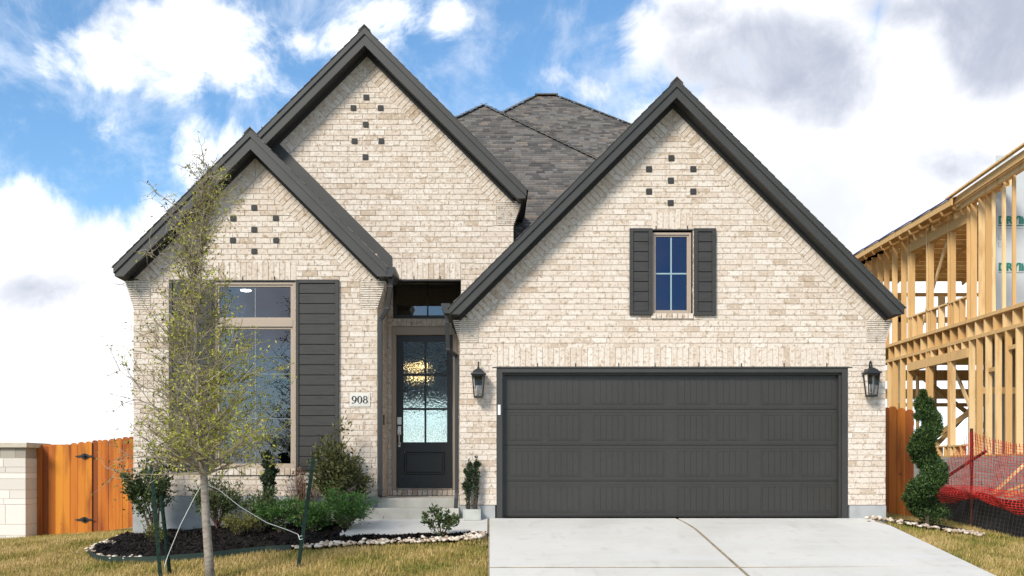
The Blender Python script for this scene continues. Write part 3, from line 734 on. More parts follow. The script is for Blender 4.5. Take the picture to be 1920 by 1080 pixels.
lintel(BW[0]-0.1, BW[1]+0.02, BW[3]+0.006, YL); lintel(SW[0]-0.02, SW[1]+0.02, SW[3]+0.008, YG); lintel(-1.655, -0.44, 3.590, YM)
weeps([X(p,YL) for p in (455,515)], BW[3], YL); weeps([X(p,0) for p in (1230,1289)], SW[3], YG); weeps([X(p,YM) for p in (776,825)], 3.59, YM)
weeps([X(p,0) for p in (1008,1079,1160,1228,1310,1390,1470,1550)], 2.195, YG)
# transom over the door
q = MB()
tx0,tx1,tz0,tz1 = TR[0],TR[1],TR[2],TR[3]
for r in ((tx0,tx0+0.05,tz0,tz1),(tx1-0.05,tx1,tz0,tz1),(tx0+.05,tx1-.05,tz0,tz0+0.05),(tx0+.05,tx1-.05,tz1-.05,tz1)): q.box(r[0],r[1],YD+0.0,YD+0.08,r[2],r[3])
tw = H(q.build('transom_window', M['black']))
xm = (tx0+tx1)/2
for a0,a1 in ((tx0+.05,xm),(xm,tx1-.05)):
    q = MB(); q.add([(a0,YD+.05,tz0+.05),(a1,YD+.05,tz0+.05),(a1,YD+.05,tz1-.05),(a0,YD+.05,tz1-.05)], [(0,1,2,3)]); q.build('pane', M['glass']).parent = tw
q = MB(); q.box(xm-.012,xm+.012,YD+.03,YD+.048,tz0+.05,tz1-.05); q.build('muntin', M['black']).parent = tw
# shutters
def shutter(x0, x1, z0, z1, yw, bl, br, bt, n, label=None):
    q = MB(); ya, yb = yw-0.045, yw-0.006
    q.box(x0,x0+bl,ya,yb,z0,z1); q.box(x1-br,x1,ya,yb,z0,z1); q.box(x0+bl,x1-br,ya,yb,z1-bt,z1); q.box(x0+bl,x1-br,ya,yb,z0,z0+bt)
    s = H(q.build('shutter', M['shutter'], bevel=0.004)); h = (z1-z0-2*bt)/n
    if label: s['label'] = label
    for i in range(n):
        q = MB(); q.box(x0+bl+0.001,x1-br-0.001,ya+0.014+random.uniform(0,.002),yb,z0+bt+i*h+0.005,z0+bt+(i+1)*h-0.005, random.random())
        p = q.build('slat', M['shutter'], bevel=0.003); p.parent = s
    q = MB(); q.box(x0+bl,x1-br,yb-0.006,yb-0.001,z0+bt,z1-bt); q.build('backing', M['black']).parent = s
shutter(X(555.5,YL),X(636,YL),Zp(882,YL),Zp(525,YL),YL,0.045,0.055,0.055,18)
shutter(X(318,YL),X(399,YL),Zp(882,YL),Zp(525,YL),YL,0.055,0.045,0.055,18)
shutter(X(1180,0),X(1222.5,0),Zp(591,0),Zp(429,0),YG,0.055,0.055,0.05,8)
shutter(X(1300.5,0),X(1341.5,0),Zp(592,0),Zp(429,0),YG,0.055,0.055,0.05,8)
# --- front door
cas = MB(); fw = X(743,YD)-DX0
cas.box(DX0,DX0+fw,YD-0.02,YD+0.1,DZ0,DZ1); cas.box(DX1-fw,DX1,YD-0.02,YD+0.1,DZ0,DZ1); cas.box(DX0+fw,DX1-fw,YD-0.02,YD+0.1,Zp(628,YD),DZ1); cas.box(DX0+fw,DX1-fw,YD-0.03,YD+0.1,DZ0,DZ0+0.022)
H(cas.build('door_casing', M['tan'], bevel=0.004))
dx0,dx1,dz0,dz1 = DX0+fw+0.004, DX1-fw-0.004, DZ0+0.026, Zp(628,YD)-0.004
yd = YD+0.035
pcols = [(X(755.5,YD),X(795.5,YD)),(X(799,YD),X(838,YD))]; prows = [(Zp(829,YD),Zp(768.5,YD)),(Zp(764.5,YD),Zp(704.5,YD)),(Zp(700,YD),Zp(640,YD))]
q = MB()
rs = [(dx0,dx1,dz0,dz1)]
for a in pcols:
    for c in prows: rs = minus(rs, (a[0],a[1],c[0],c[1]))
PN = (X(757,YD),X(834,YD),Zp(890,YD),Zp(848,YD)); rs = minus(rs, PN)
for r in rs: q.box(r[0],r[1],yd,yd+0.045,r[2],r[3])
door = H(q.build('front_door', M['black'])); door['label'] = 'black front door with six wavy glass panes'
for a in pcols:
    for c in prows:
        q = MB(); q.box(a[0]-.003,a[1]+.003,yd+0.018,yd+0.026,c[0]-.003,c[1]+.003); q.build('pane', M['glass_w']).parent = door
q = MB(); q.box(PN[0],PN[1],yd+0.02,yd+0.04,PN[2],PN[3]); q.box(PN[0]+.035,PN[1]-.035,yd+0.004,yd+0.03,PN[2]+.035,PN[3]-.035); q.build('panel', M['black'], bevel=0.012).parent = door
hx = X(748.5,YD)
q = MB(); q.box(hx-.035,hx+.035,yd-0.014,yd,Zp(796,YD),Zp(782,YD)); q.build('deadbolt', M['steel'], bevel=0.004).parent = door
q = MB(); q.box(hx-.03,hx+.03,yd-0.012,yd,Zp(815,YD),Zp(799,YD)); q.box(hx-.018,hx+.018,yd-0.012,yd,Zp(838,YD),Zp(829,YD))
q.tube([(hx,yd-.01,Zp(812,YD)),(hx,yd-.05,Zp(815,YD)),(hx,yd-.055,Zp(823,YD)),(hx,yd-.04,Zp(831,YD)),(hx,yd-.01,Zp(834,YD))],0.011,8)
q.build('handle', M['steel'], bevel=0.003).parent = door
q = MB(); q.box(-1.66+0.002,-1.66+0.02,1.02,1.06,Zp(797,1.04),Zp(778,1.04)); H(q.build('doorbell', M['black_metal'], bevel=0.004))
# rooms seen through the glass
def room(x0,x1,y0,y1,z0,z1,m,mf,holes_back=None,frontopen=True):
    q = MB()
    q.add([(x0,y0,z0),(x1,y0,z0),(x1,y1,z0),(x0,y1,z0)], [(0,1,2,3)], mat=1)
    q.add([(x0,y0,z1),(x1,y0,z1),(x1,y1,z1),(x0,y1,z1)], [(3,2,1,0)])
    q.add([(x0,y0,z0),(x0,y1,z0),(x0,y1,z1),(x0,y0,z1)], [(0,1,2,3)]); q.add([(x1,y0,z0),(x1,y1,z0),(x1,y1,z1),(x1,y0,z1)], [(3,2,1,0)])
    rs = [(x0,x1,z0,z1)]
    if holes_back: rs = minus(rs, holes_back)
    for r in rs: q.add([(r[0],y1,r[2]),(r[1],y1,r[2]),(r[1],y1,r[3]),(r[0],y1,r[3])], [(0,1,2,3)])
    return H(q.build('interior', [M[m],M[mf]]))
room(-2.9,-0.30,YD+0.1,11.9,0.36,3.88,'room','floor',(-2.75,-0.7,0.42,2.44))
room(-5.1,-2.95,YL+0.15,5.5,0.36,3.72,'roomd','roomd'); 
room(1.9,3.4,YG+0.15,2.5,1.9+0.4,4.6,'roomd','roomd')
q = MB()                                 # unglazed garden door bars added at the hall's end to streak the bright panes
for xx in (-2.75,-2.36,-1.98,-1.6,-1.22,-.84): q.box(xx-.035,xx+.035,11.84,11.89,.36,2.44)
for zz in (.40,1.0,1.75,2.42): q.box(-2.75,-.7,11.845,11.885,zz-.03,zz+.03)
H(q.build('garden_door_bars', M['trim']))
# a lit chandelier and a recessed light in the front room
ch = empty('chandelier', (-1.35,4.2,2.62), 'lit brass chandelier glowing through the upper left door panes', 'chandelier')
q = MB(); q.tube([(-1.35,4.2,3.87),(-1.35,4.2,2.62)],0.012,6); 
for k in range(6):
    a = k*math.pi/3; zk = 2.40+.2*(k % 2); q.tube([(-1.35,4.2,zk-.05),(-1.35+.08*math.cos(a),4.2+.08*math.sin(a),zk-.08),(-1.35+.14*math.cos(a),4.2+.14*math.sin(a),zk)],0.010,6)
q.tube([(-1.35,4.2,2.75),(-1.35,4.2,2.42)],0.03,8); under(q.build('frame', M['steel']), ch)
for k in range(6):
    a = k*math.pi/3; q = MB(); q.lathe([(0.010,0),(0.02,0.025),(0.022,0.045),(0.012,0.075),(0.003,0.09)],10,(-1.35+.14*math.cos(a),4.2+.14*math.sin(a),2.40+.2*(k % 2))); under(q.build('bulb', M['bulb'], smooth=True), ch)
cl2 = P(461,546,2.2); q = MB(); q.lathe([(0.085,0),(0.085,0.012)],20,(cl2.x,2.2,3.705)); q.lathe([(0.065,-0.004),(0.065,0.002)],20,(cl2.x,2.2,3.705))
tag(q.build('ceiling_light', M['lamp']), 'small round recessed ceiling light behind the big window', 'light')
# --- garage door
q = MB(); g0,g1,gt = GD[0],GD[1],GD[3]
jw = 0.085
q.box(g0,g0+jw,YG+0.01,YG+0.20,0.0,gt); q.box(g1-jw,g1,YG+0.01,YG+0.20,0.0,gt); q.box(g0+jw,g1-jw,YG+0.01,YG+0.20,gt-0.07,gt)
q.box(g0+jw,g0+jw+0.03,YG+0.06,YG+0.2,0.0,gt-.07); q.box(g1-jw-.03,g1-jw,YG+0.06,YG+0.2,0.0,gt-.07); q.box(g0+jw+.03,g1-jw-.03,YG+0.06,YG+0.2,gt-.10,gt-.07)
H(q.build('garage_frame', M['trim']))
lintel(g0-0.06, g1+0.06, gt+0.006, YG)
gx0, gx1, gz0, gz1 = g0+jw+0.004, g1-jw-0.004, 0.012, gt-0.074
q = MB(); sh = (gz1-gz0)/4; yg = YG+0.13
for i in range(4):
    a, c = gz0+i*sh, gz0+(i+1)*sh
    q.box(gx0,gx1,yg,yg+0.04,a+0.004,c-0.004)
    q.box(gx0,gx1,yg-0.004,yg-0.0005,a+0.022,a+0.045); q.box(gx0,gx1,yg-0.004,yg-0.0005,c-0.045,c-0.022)
q.box(gx0,gx1,yg+0.03,yg+0.06,gz0,gz1)
gdoor = H(q.build('garage_door', M['garage'])); gdoor['label'] = 'wide charcoal garage door of four sections with grooved panels'
pw = (gx1-gx0)
def panel_mesh(w, h):
    m = MB(); r = 0.016
    for (a0,a1,c0,c1) in ((-w/2,w/2,-h/2,-h/2+r),(-w/2,w/2,h/2-r,h/2),(-w/2,-w/2+r,-h/2+r,h/2-r),(w/2-r,w/2,-h/2+r,h/2-r)): m.box(a0,a1,-0.005,0.0,c0,c1)
    n = 5; s = (w-2*r-0.02)/n
    for i in range(n):
        a0 = -w/2+r+0.01+i*s; m.box(a0+0.002,a0+s-0.002,-0.005,0.0,-h/2+r+0.004,h/2-r-0.004)
    return m.mesh('panel', M['garage'])
pm = panel_mesh(0.485, sh-0.14)
for i in range(4):
    for k in range(8):
        pair, half = divmod(k, 2)
        cx = gx0+pw*(pair+0.5)/4+(-0.285 if half == 0 else 0.285)
        o = link('panel', pm, gdoor); o.location = (cx, yg-0.0006, gz0+(i+.5)*sh)
q = MB(); q.box(X(933.5,0),X(938.5,0),YG+0.0,YG+0.009,Zp(778,0),Zp(759,0)); H(q.build('door_sensor', M['white'], bevel=0.003))
# --- number plaque 908
q = MB(); q.box(PQ[0]+.004,PQ[1]-.004,YL-0.012,YL+0.05,PQ[2]+.004,PQ[3]-.004); q.box(PQ[0]+.03,PQ[1]-.03,YL-0.016,YL-0.013,PQ[2]+.028,PQ[3]-.028)
plq = H(q.build('number_plaque', M['plaque2'], bevel=0.004)); plq['label'] = 'pale stone plaque with the house number 908'
def ringpoly(m, cx, cz, ro, ri, a0=0, a1=360, n=28, dy=(-0.022,-0.014), sh=(0,0)):
    yA, yB = YL+dy[0], YL+dy[1]
    st = (a1-a0)/n
    for i in range(n):
        c = []
        for a in (a0+i*st, a0+(i+1)*st):
            ca, sa = math.cos(R(a)), math.sin(R(a)); c.append(((cx+ro[0]*ca,cz+ro[1]*sa),(cx+sh[0]+ri[0]*ca,cz+sh[1]+ri[1]*sa)))
        m.prism([c[0][0],c[1][0],c[1][1],c[0][1]], yA, yB)
pc = ((PQ[0]+PQ[1])/2, (PQ[2]+PQ[3])/2); q = MB(); hh = 0.055
ringpoly(q, pc[0]-.082, pc[1]+0.017, (0.037,0.038), (0.018,0.031)); ringpoly(q, pc[0]-.100, pc[1]+0.012, (0.055,0.067), (0.037,0.062), -88, 8, 14)
q.prism([(pc[0]-.118,pc[1]-.055),(pc[0]-.098,pc[1]-.055),(pc[0]-.098,pc[1]-.042),(pc[0]-.118,pc[1]-.042)], YL-.022, YL-.014)
ringpoly(q, pc[0]+.0, pc[1], (0.037,0.056), (0.017,0.050))
ringpoly(q, pc[0]+.082, pc[1]+.028, (0.031,0.028), (0.015,0.022)); ringpoly(q, pc[0]+.082, pc[1]-.024, (0.037,0.032), (0.018,0.026))
o = q.build('house_number', M['black']); o.parent = plq
# --- lanterns
def lantern():
    root = empty('wall_lantern', (0,0,0), 'black lantern with seeded glass left of the garage door', 'lantern', 'lanterns beside the garage door')
    q = MB(); q.box(-.055,.055,-.02,0.0,-.02,.20); q.build('back_plate', M['black_metal'], root, bevel=0.005)
    q = MB(); q.tube([(0,-.015,.14),(0,-.05,.16),(0,-.06,.26),(0,-.075,.295),(0,-.10,.305),(0,-.125,.29),(0,-.13,.255),(0,-.13,.22)],.011,8); q.lathe([(.018,0),(.018,.03)],10,(0,-.13,.20)); q.build('arm', M['black_metal'], root, smooth=True)
    cy_ = -.13
    def ringsq(m, z, a, hgt, t):
        m.box(-a,a,cy_-a,cy_-a+t,z,z+hgt); m.box(-a,a,cy_+a-t,cy_+a,z,z+hgt); m.box(-a,-a+t,cy_-a+t,cy_+a-t,z,z+hgt); m.box(a-t,a,cy_-a+t,cy_+a-t,z,z+hgt)
    q = MB()
    sq = lambda a, z: [(-a,cy_-a,z),(a,cy_-a,z),(a,cy_+a,z),(-a,cy_+a,z)]
    for (a0,z0_,a1,z1_) in ((.11,.125,.105,.145),(.088,.145,.06,.185),(.05,.185,.035,.205)):
        q.add(sq(a0,z0_)+sq(a1,z1_), [(3,2,1,0),(4,5,6,7),(0,1,5,4),(1,2,6,5),(2,3,7,6),(3,0,4,7)])
    q.build('roof', M['black_metal'], root)
    q = MB(); ringsq(q,.105,.092,.02,.014); ringsq(q,-.205,.066,.022,.014); q.box(-.066,.066,cy_-.066,cy_+.066,-.213,-.205)
    for sx in (-1,1):
        for sy in (-1,1): q.bar((sx*.086,cy_+sy*.086,.11),(sx*.060,cy_+sy*.060,-.19),.012,.012)
    q.build('frame', M['black_metal'], root)
    for sx, sy in ((0,-1),(0,1),(1,0),(-1,0)):
        q = MB(); t, bo = .082, .057
        if sx == 0: q.add([(-bo,cy_+sy*bo,-.185),(bo,cy_+sy*bo,-.185),(t,cy_+sy*t,.108),(-t,cy_+sy*t,.108)], [(0,1,2,3)])
        else: q.add([(sx*bo,cy_-bo,-.185),(sx*bo,cy_+bo,-.185),(sx*t,cy_+t,.108),(sx*t,cy_-t,.108)], [(0,1,2,3)])
        q.build('pane', M['glass_c'], root)
    for k in range(3):
        a = k*2.094+.5; q = MB(); cx, cyy = .028*math.cos(a), cy_+.028*math.sin(a)
        q.tube([(0,cy_,-.15),(cx,cyy,-.15),(cx,cyy,-.10)],.005,6); q.tube([(cx,cyy,-.10),(cx,cyy,-.03)],.010,8); q.build('candle', M['white'], root)
    q = MB(); q.tube([(0,cy_,-.2),(0,cy_,.10)],.006,6); q.build('stem', M['black_metal'], root)
    return root
ln1 = lantern(); ln2 = copy_tree(ln1)
ln1.location = (X(897,-.13), -0.001, 1.95); ln2.location = (X(1634,-.13), -0.001, 1.965)
ln2['label'] = 'black lantern with clear glass on the pier right of the garage door'
ln1['label'] = 'black lantern on the brick between downspout and garage door'

# ---------------------------------------------------------------- fences and the stone pillar on the left
def board_mesh(w, h, th, seed):
    m = MB(); c = w*0.22; x0, x1 = -w/2, w/2
    m.prism([(x0,0),(x1,0),(x1,h-c),(x1-c,h-c*0.25),(x1-c*1.6,h),(x0+c*1.6,h),(x0+c,h-c*0.25),(x0,h-c)], -th, 0, None, seed)
    return m.mesh('board', M['cedar'])
fence = empty('wooden_gate_fence', (X(160,4.7),4.7,gz(-7.8,4.7)), 'orange stained cedar fence with gate between stone pillar and house', 'fence')
px_ = [68,80.5,91,104,119,132,146,160,173,183.5,191,204,218,230,241]; 
for i in range(len(px_)):
    pa = px_[i]; pb = px_[i+1] if i+1 < len(px_) else 254
    yf = 4.62+(0.03 if i in (1,8) else 0.0)
    x0, x1 = X(pa,yf), X(pb,yf); w = x1-x0-0.006
    pc_ = (pa+pb)/2
    ztop = Zp(np.interp(pc_, [68,105,150,180,215,250],[838.5,835,829.5,826,822,817.5])+random.uniform(-.8,.8), yf); zbot = Zp(np.interp(pc_, [68,100,155,250],[1013,1008,1003,988]), yf)
    t = (0.25,0.05,0.3,0.95,0.85,0.55,0.7,0.8,0.0,0.5,0.4,0.55,0.6,0.75,0.3)[i]
    o = link('fence_board', board_mesh(w, ztop-zbot, 0.022, t)); o.location = ((x0+x1)/2, yf+random.uniform(0,.012), zbot); under(o, fence)
q = MB()
for z in (-.25, .45, 1.15): q.box(X(68,4.66), X(254,4.66), 4.67, 4.71, z-.04, z+.04, 0.4)
under(q.build('rail', M['cedar']), fence)
for (hx_, hy_) in ((158.5,855.5),(158,974.5)):
    yv = 4.585; q = MB(); c = P(hx_, hy_, yv); w_ = 0.19; h_ = 0.055
    ps = [(-w_,0),(-w_*.62,h_*.35),(-w_*.45,h_*.3),(-h_*.9,h_*.75),(0,h_),(h_*.9,h_*.75),(w_*.45,h_*.3),(w_*.62,h_*.35),(w_,0)]
    pl = [(c.x+a, c.z+b2) for a, b2 in ps]+[(c.x+a, c.z-b2) for a, b2 in ps[::-1][1:-1]]
    q.prism(pl, yv, yv+.012); q.lathe([(.045,0),(.05,.005)],12,(c.x,yv-.004,c.z)); q.tube([(c.x,yv-.012,c.z-.05),(c.x,yv-.012,c.z+.05)],.012,8)
    under(q.build('hinge', M['black_metal']), fence)
pil = empty('stone_pillar', (-9.4,4.3,gz(-9.4,4.3)), 'pale limestone wall pillar with buff cap left of the wooden gate', 'pillar')
pf, pb_, prx = 4.15, 5.05, X(48,4.15)
q = MB(); q.box(prx-2.2,prx-0.006,pf+0.006,pb_,gz(-9.4,4.3)-.3,Zp(859,pf)); under(q.build('core', M['mortar']), pil)
rows_ = [859.5,876,887,898,919,935.5,946,983.5,1004,1016.5]
for i in range(len(rows_)-1):
    za, zb2 = Zp(rows_[i+1],pf), Zp(rows_[i],pf)
    if i == len(rows_)-2: za -= .15
    x = prx
    while x > prx-2.2:
        w_ = random.choice((0.3,0.42,0.55,0.38)); x2 = x
        if x == prx:                       # corner stones wrap round the pillar's side
            q = MB(); q.box(x-w_+.005,x,pf-random.uniform(0,.004),pb_,za+.004,zb2-.004,random.random()); under(q.build('stone', M['lime'], bevel=.004), pil)
        else:
            q = MB(); q.box(x-w_+.005,x-.002,pf-random.uniform(0,.004),pf+.1,za+.004,zb2-.004,random.random()); under(q.build('stone', M['lime'], bevel=.004), pil)
        x = x2-w_
x = prx-0.005
while x > prx-2.2:
    w_ = random.choice((.12,.2,.28)); q = MB(); q.box(x-w_+.004,x,pf+.012,pb_-.02 if x > prx-.01 else pf+.2,Zp(859,pf)+.002,Zp(839.5,pf),random.random()); under(q.build('neck_stone', M['neck']), pil); x -= w_
q = MB(); q.box(prx-2.3,prx+.05,pf-.06,pb_+.05,Zp(839.3,pf),Zp(829.5,pf)); under(q.build('cap', M['cap'], bevel=.01), pil)
rf = empty('wooden_side_fence', (6.4,2.35,0), 'orange stained cedar fence panel right of the garage behind the spiral topiary', 'fence')
edges = [1658,1666,1681,1697,1713]
for i in range(4):
    x0, x1 = X(edges[i],2.35), X(edges[i+1],2.35); zt = Zp((764,762,765,768)[i],2.35); zb2 = Zp(963+i*1.5,2.35)
    o = link('fence_board', board_mesh(x1-x0-.006, zt-zb2, .022, (.1,.45,.55,.15)[i])); o.location = ((x0+x1)/2, 2.35+.008*(i % 2), zb2); under(o, rf)
q = MB()
for z in (.2,.9,1.5): q.box(X(1658,2.4),X(1713,2.4),2.375,2.41,z-.04,z+.04)
under(q.build('rail', M['cedar']), rf)

# ---------------------------------------------------------------- neighbour's house frame
nf = empty('house_frame', (13,9,1.02), 'open timber house frame under construction on the right', 'building')
NX = 11.2
def NZ(px): return F*NX/(px-918)-D      # depth of the side wall at a photo column
def lum(name, x0,x1,y0,y1,z0,z1, m='lumber'):
    q = MB(); q.box(x0,x1,y0,y1,z0,z1,random.random()); return under(q.build(name, M[m]), nf)
def lbar(name, a, b2, w, h, up=(0,0,1), m='lumber'):
    q = MB(); q.bar(a,b2,w,h,up,random.random()); return under(q.build(name, M[m]), nf)
y_near, y_far = 4.6, 13.6
WT = 0.14
q = MB(); q.box(NX-.03,NX+9,y_near-2,y_far+.1,-.9,1.0); under(q.build('foundation', mat('form_marked_concrete',(0.30,0.285,0.26),.95,noise=[(3,(0.20,0.185,0.165),.42,.7,(1,.4,5)),(9,(0.36,0.35,0.33),.5,.8)],bump=(8,.5,.03,(.3,.3,4)))), nf)
lum('sill_plate', NX, NX+WT, y_near, y_far, 1.005, 1.045)
lum('top_plate', NX, NX+WT, y_near, y_far, 3.72, 3.80); lum('floor_plate', NX-.01, NX+WT, y_near, y_far, 4.14, 4.22)
lum('top_plate', NX, NX+WT, y_near+2.5, y_far+2.4, 6.92, 7.0)
st1 = [1664,1674,1688,1701,1736,1777,1817,1831,1848,1866,1885,1905]
for p_ in st1: y = NZ(p_); lum('stud', NX, NX+WT, y-.02, y+.02, 1.045, 3.72)
for p_ in (1737.8,1779): y = NZ(p_)-.045; lum('stud', NX+.01, NX+WT, y-.02, y+.02, 1.045, 3.72)
lum('header', NX+.005, NX+WT, NZ(1812), NZ(1702), 3.34, 3.56)
lum('window_sill', NX, NX+WT, NZ(1812), NZ(1740), 1.26, 1.30)
for p_ in (1745,1757,1770,1788,1800): y = NZ(p_); lum('cripple_stud', NX, NX+WT, y-.02, y+.02, 1.045, 1.26)
for p_ in (1712,1725,1745,1760,1790,1803): y = NZ(p_); lum('cripple_stud', NX, NX+WT, y-.02, y+.02, 3.56, 3.72)
y = y_near+.1
while y < y_far:                         # floor joists, ends showing in the band
    lum('floor_joist', NX+.02, NX+6.0, y-.02, y+.02, 3.80, 4.14); y += .406
lum('subfloor', NX+.15, NX+8.5, y_near+.5, 18, 4.15, 4.17, 'osb')
st2 = [1623,1634.5,1646,1658,1673,1690,1702,1737,1777,1813,1820,1835,1848,1860,1879,1898]
for p_ in st2:
    y = NZ(p_); top = 6.92 if p_ < 1812 else 6.95+min(.3,(NZ(1812)-y)*.06); lum('stud', NX, NX+(WT if p_ < 1850 else .075), y-.02, y+.02, 4.22, top)
for p_ in (1738.5,1779,1704): y = NZ(p_)-.05; lum('stud', NX+.01, NX+WT, y-.02, y+.02, 4.22, 6.92)
lum('header', NX+.005, NX+WT, NZ(1811), NZ(1703), 6.50, 6.73)
for p_ in (1712,1724,1746,1760,1788,1800): y = NZ(p_); lum('cripple_stud', NX, NX+WT, y-.02, y+.02, 6.73, 6.92)
lum('window_sill', NX, NX+WT, NZ(1811), NZ(1703), 4.75, 4.79)
for p_ in (1710,1720,1745,1760,1788,1799): y = NZ(p_); lum('cripple_stud', NX, NX+WT, y-.02, y+.02, 4.22, 4.75)
# roof: rafters and deck boards rising away from the side wall
y = NZ(1811)-.1
while y < 16:
    lbar('rafter', (NX-.30,y,6.92), (NX+1.1,y,7.48), .04, .16); y += .61
for k in range(6):
    t = k/21; xx = NX-.30+6.0*t; zz = 7.02+2.39*t
    lbar('deck_board', (xx,NZ(1811)-.2,zz+.06), (xx,16.2,zz+.06), .27, .02, up=(-.37,0,.93))
for k in range(9):
    ya = NZ(1811)-.15+k*1.05; lbar('deck_edge', (NX-.46,ya,7.05), (NX-.46,ya+1.02,7.04-.008*(k % 2)), .02, .03, m='blue')
lbar('fascia_board', (NX-.42,NZ(1811)-.2,6.95), (NX-.42,16.2,6.95), .04, .16)
for k in range(17):                      # boards on the underside of the far slope, with its rear wall below
    t = k/16; lbar('deck_board', ((6.98+1.15*t-.71)/.568,18.0-4.6*t,6.98+1.15*t), (NX+9,18.0-4.6*t,6.98+1.15*t), .275, .02, up=(0,.24,.97))
for k in range(6): lbar('rafter', (NX+2.2+k*1.1,18.0,6.85), (NX+2.2+k*1.1,13.4,8.0), .04, .14)
lum('top_plate', NX, NX+8, 17.9, 18.04, 6.42, 6.52); lum('blocking', NX, NX+8, 17.9, 18.04, 5.55, 5.72); lum('blocking', NX, NX+8, 17.9, 18.04, 4.75, 4.82)
for k in range(6): lum('stud', NX+1.35*k+.9, NX+1.35*k+1.1, 17.9, 18.0, 4.2, 6.42)
lum('top_plate', NX, NX+WT, y_far, 18, 6.92, 7.0)
lum('ceiling_beam', NX+.3, NX+8, 16.0, 16.12, 2.9, 3.2); lum('ceiling_beam', NX+.3, NX+8, 14.2, 14.3, 3.3, 3.6)
# nearer, steeper rake rafters
for dx_, dzz in ((-.30,0.0),(-.16,-.10),(0.02,-.02)):
    lbar('rake_rafter', (NX+dx_,NZ(1808),6.98+dzz), (NX+dx_+.1,NZ(1808)-3.6,7.22+dzz), .05, .17, up=(0,0,1))
lbar('deck_edge', (NX-.42,NZ(1808),7.08), (NX-.3,NZ(1808)-3.6,7.36), .09, .04)
# braces, interior walls, far wall
lbar('brace', (NX+.3,NZ(1702),4.3), (NX+.3,NZ(1760),6.7), .04, .09); lbar('brace', (NX+.5,NZ(1745),3.5), (NX+.5,NZ(1812),1.2), .04, .10)
lbar('brace', (NX+2.2,9.0,3.5), (NX+1.0,12.5,1.6), .04, .14); lbar('brace', (NX+1.5,11.5,3.2), (NX+2.2,8.4,1.3), .04, .10)
for i in range(16):
    yy_ = 7.4+i*.62; lum('stud', NX+4.2, NX+4.34, yy_-.02, yy_+.02, 1.05, 3.75)
    if i % 2: lum('stud', NX+5.0, NX+5.14, yy_-.02, yy_+.02, 4.2, 6.6)
lum('top_plate', NX+5.0, NX+5.14, 7.4, 17, 6.55, 6.65); lum('blocking', NX+5.0, NX+5.14, 7.4, 17, 5.5, 5.58); lum('sill_plate', NX+4.2, NX+4.34, 7.4, 17, 1.0, 1.05)
lbar('brace', (NX+.8,13.4,3.5), (NX+3.6,13.4,1.3), .04, .12); lbar('brace', (NX+3.2,12.6,3.6), (NX+.9,12.6,1.2), .04, .12)
lum('blocking', NX+.2, NX+5, y_far-.02, y_far+.06, 2.5, 2.6)
for i in range(9):
    xx = NX+.5+i*.5; lum('stud', xx-.02, xx+.02, y_far-.05, y_far+.09, 1.05, 3.75)
lum('blocking', NX+.1, NX+.9, NZ(1835)+.1, NZ(1835)+.14, 2.45, 2.6); lum('blocking', NX+.04, NX+.10, NZ(1866)+.05, NZ(1848)-.05, 2.9, 2.99); lum('blocking', NX+.04, NX+.10, NZ(1905)+.05, NZ(1885)-.05, 3.3, 3.39)
for i in range(5):
    xx = NX+.35+i*.42; lum('stud', xx-.02, xx+.02, 8.7, 8.84, 1.05, 3.75)
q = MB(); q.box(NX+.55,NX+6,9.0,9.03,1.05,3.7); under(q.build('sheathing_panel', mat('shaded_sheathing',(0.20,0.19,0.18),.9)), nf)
# printed sheathing board on the upper floor
sy = 9.7; q = MB(); q.box(X(1868,sy),X(1868,sy)+2.4,sy,sy+.02,4.25,8.4); shp = under(q.build('sheathing_panel', M['wrap']), nf); shp['label'] = 'grey sheathing board with green printed lettering'
def text(body, size, x, y, z, m, parent, ext=.003, bold=0.0):
    cu = bpy.data.curves.new(body, 'FONT'); cu.body = body; cu.size = size; cu.extrude = ext; cu.offset = bold
    to = bpy.data.objects.new('tmp_text', cu); COL.objects.link(to); dg = bpy.context.evaluated_depsgraph_get()
    me = bpy.data.meshes.new_from_object(to.evaluated_get(dg)); bpy.data.objects.remove(to)
    me.materials.clear(); me.materials.append(M[m])
    o = link('printed_text', me); o.rotation_euler = (R(90),0,0); o.location = (x,y,z)
    bpy.context.view_layer.update()
    o.parent = parent; o.matrix_parent_inverse = (Matrix.Translation(Vector(nf.location)) @ parent.matrix_parent_inverse).inverted() if False else Matrix.Identity(4)
    return o
for (tx, ty) in ((1872,419),(1872,507)):
    p = P(tx, ty, sy-.006); text('DRYline', .255, p.x, p.y, p.z, 'green_ink', shp, bold=.012)
for ty in (424,428.5,495,512):            # lines of small print, too small to read
    q = MB(); p = P(1872, ty, sy-.004); q.box(p.x,p.x+.62,sy-.004,sy-.001,p.z,p.z+(.03 if ty < 426 or ty > 510 else .012)); q.build('printed_mark', M['green_ink' if ty < 426 else 'grey_ink']).parent = shp
for k in range(4):
    q = MB(); p = P(1872+(k % 2)*9, 440+(k//2)*14, sy-.004); q.box(p.x,p.x+.09,sy-.004,sy-.001,p.z-.12,p.z-.11); q.box(p.x,p.x+.012,sy-.004,sy-.001,p.z-.12,p.z); q.build('printed_mark', M['grey_ink']).parent = shp

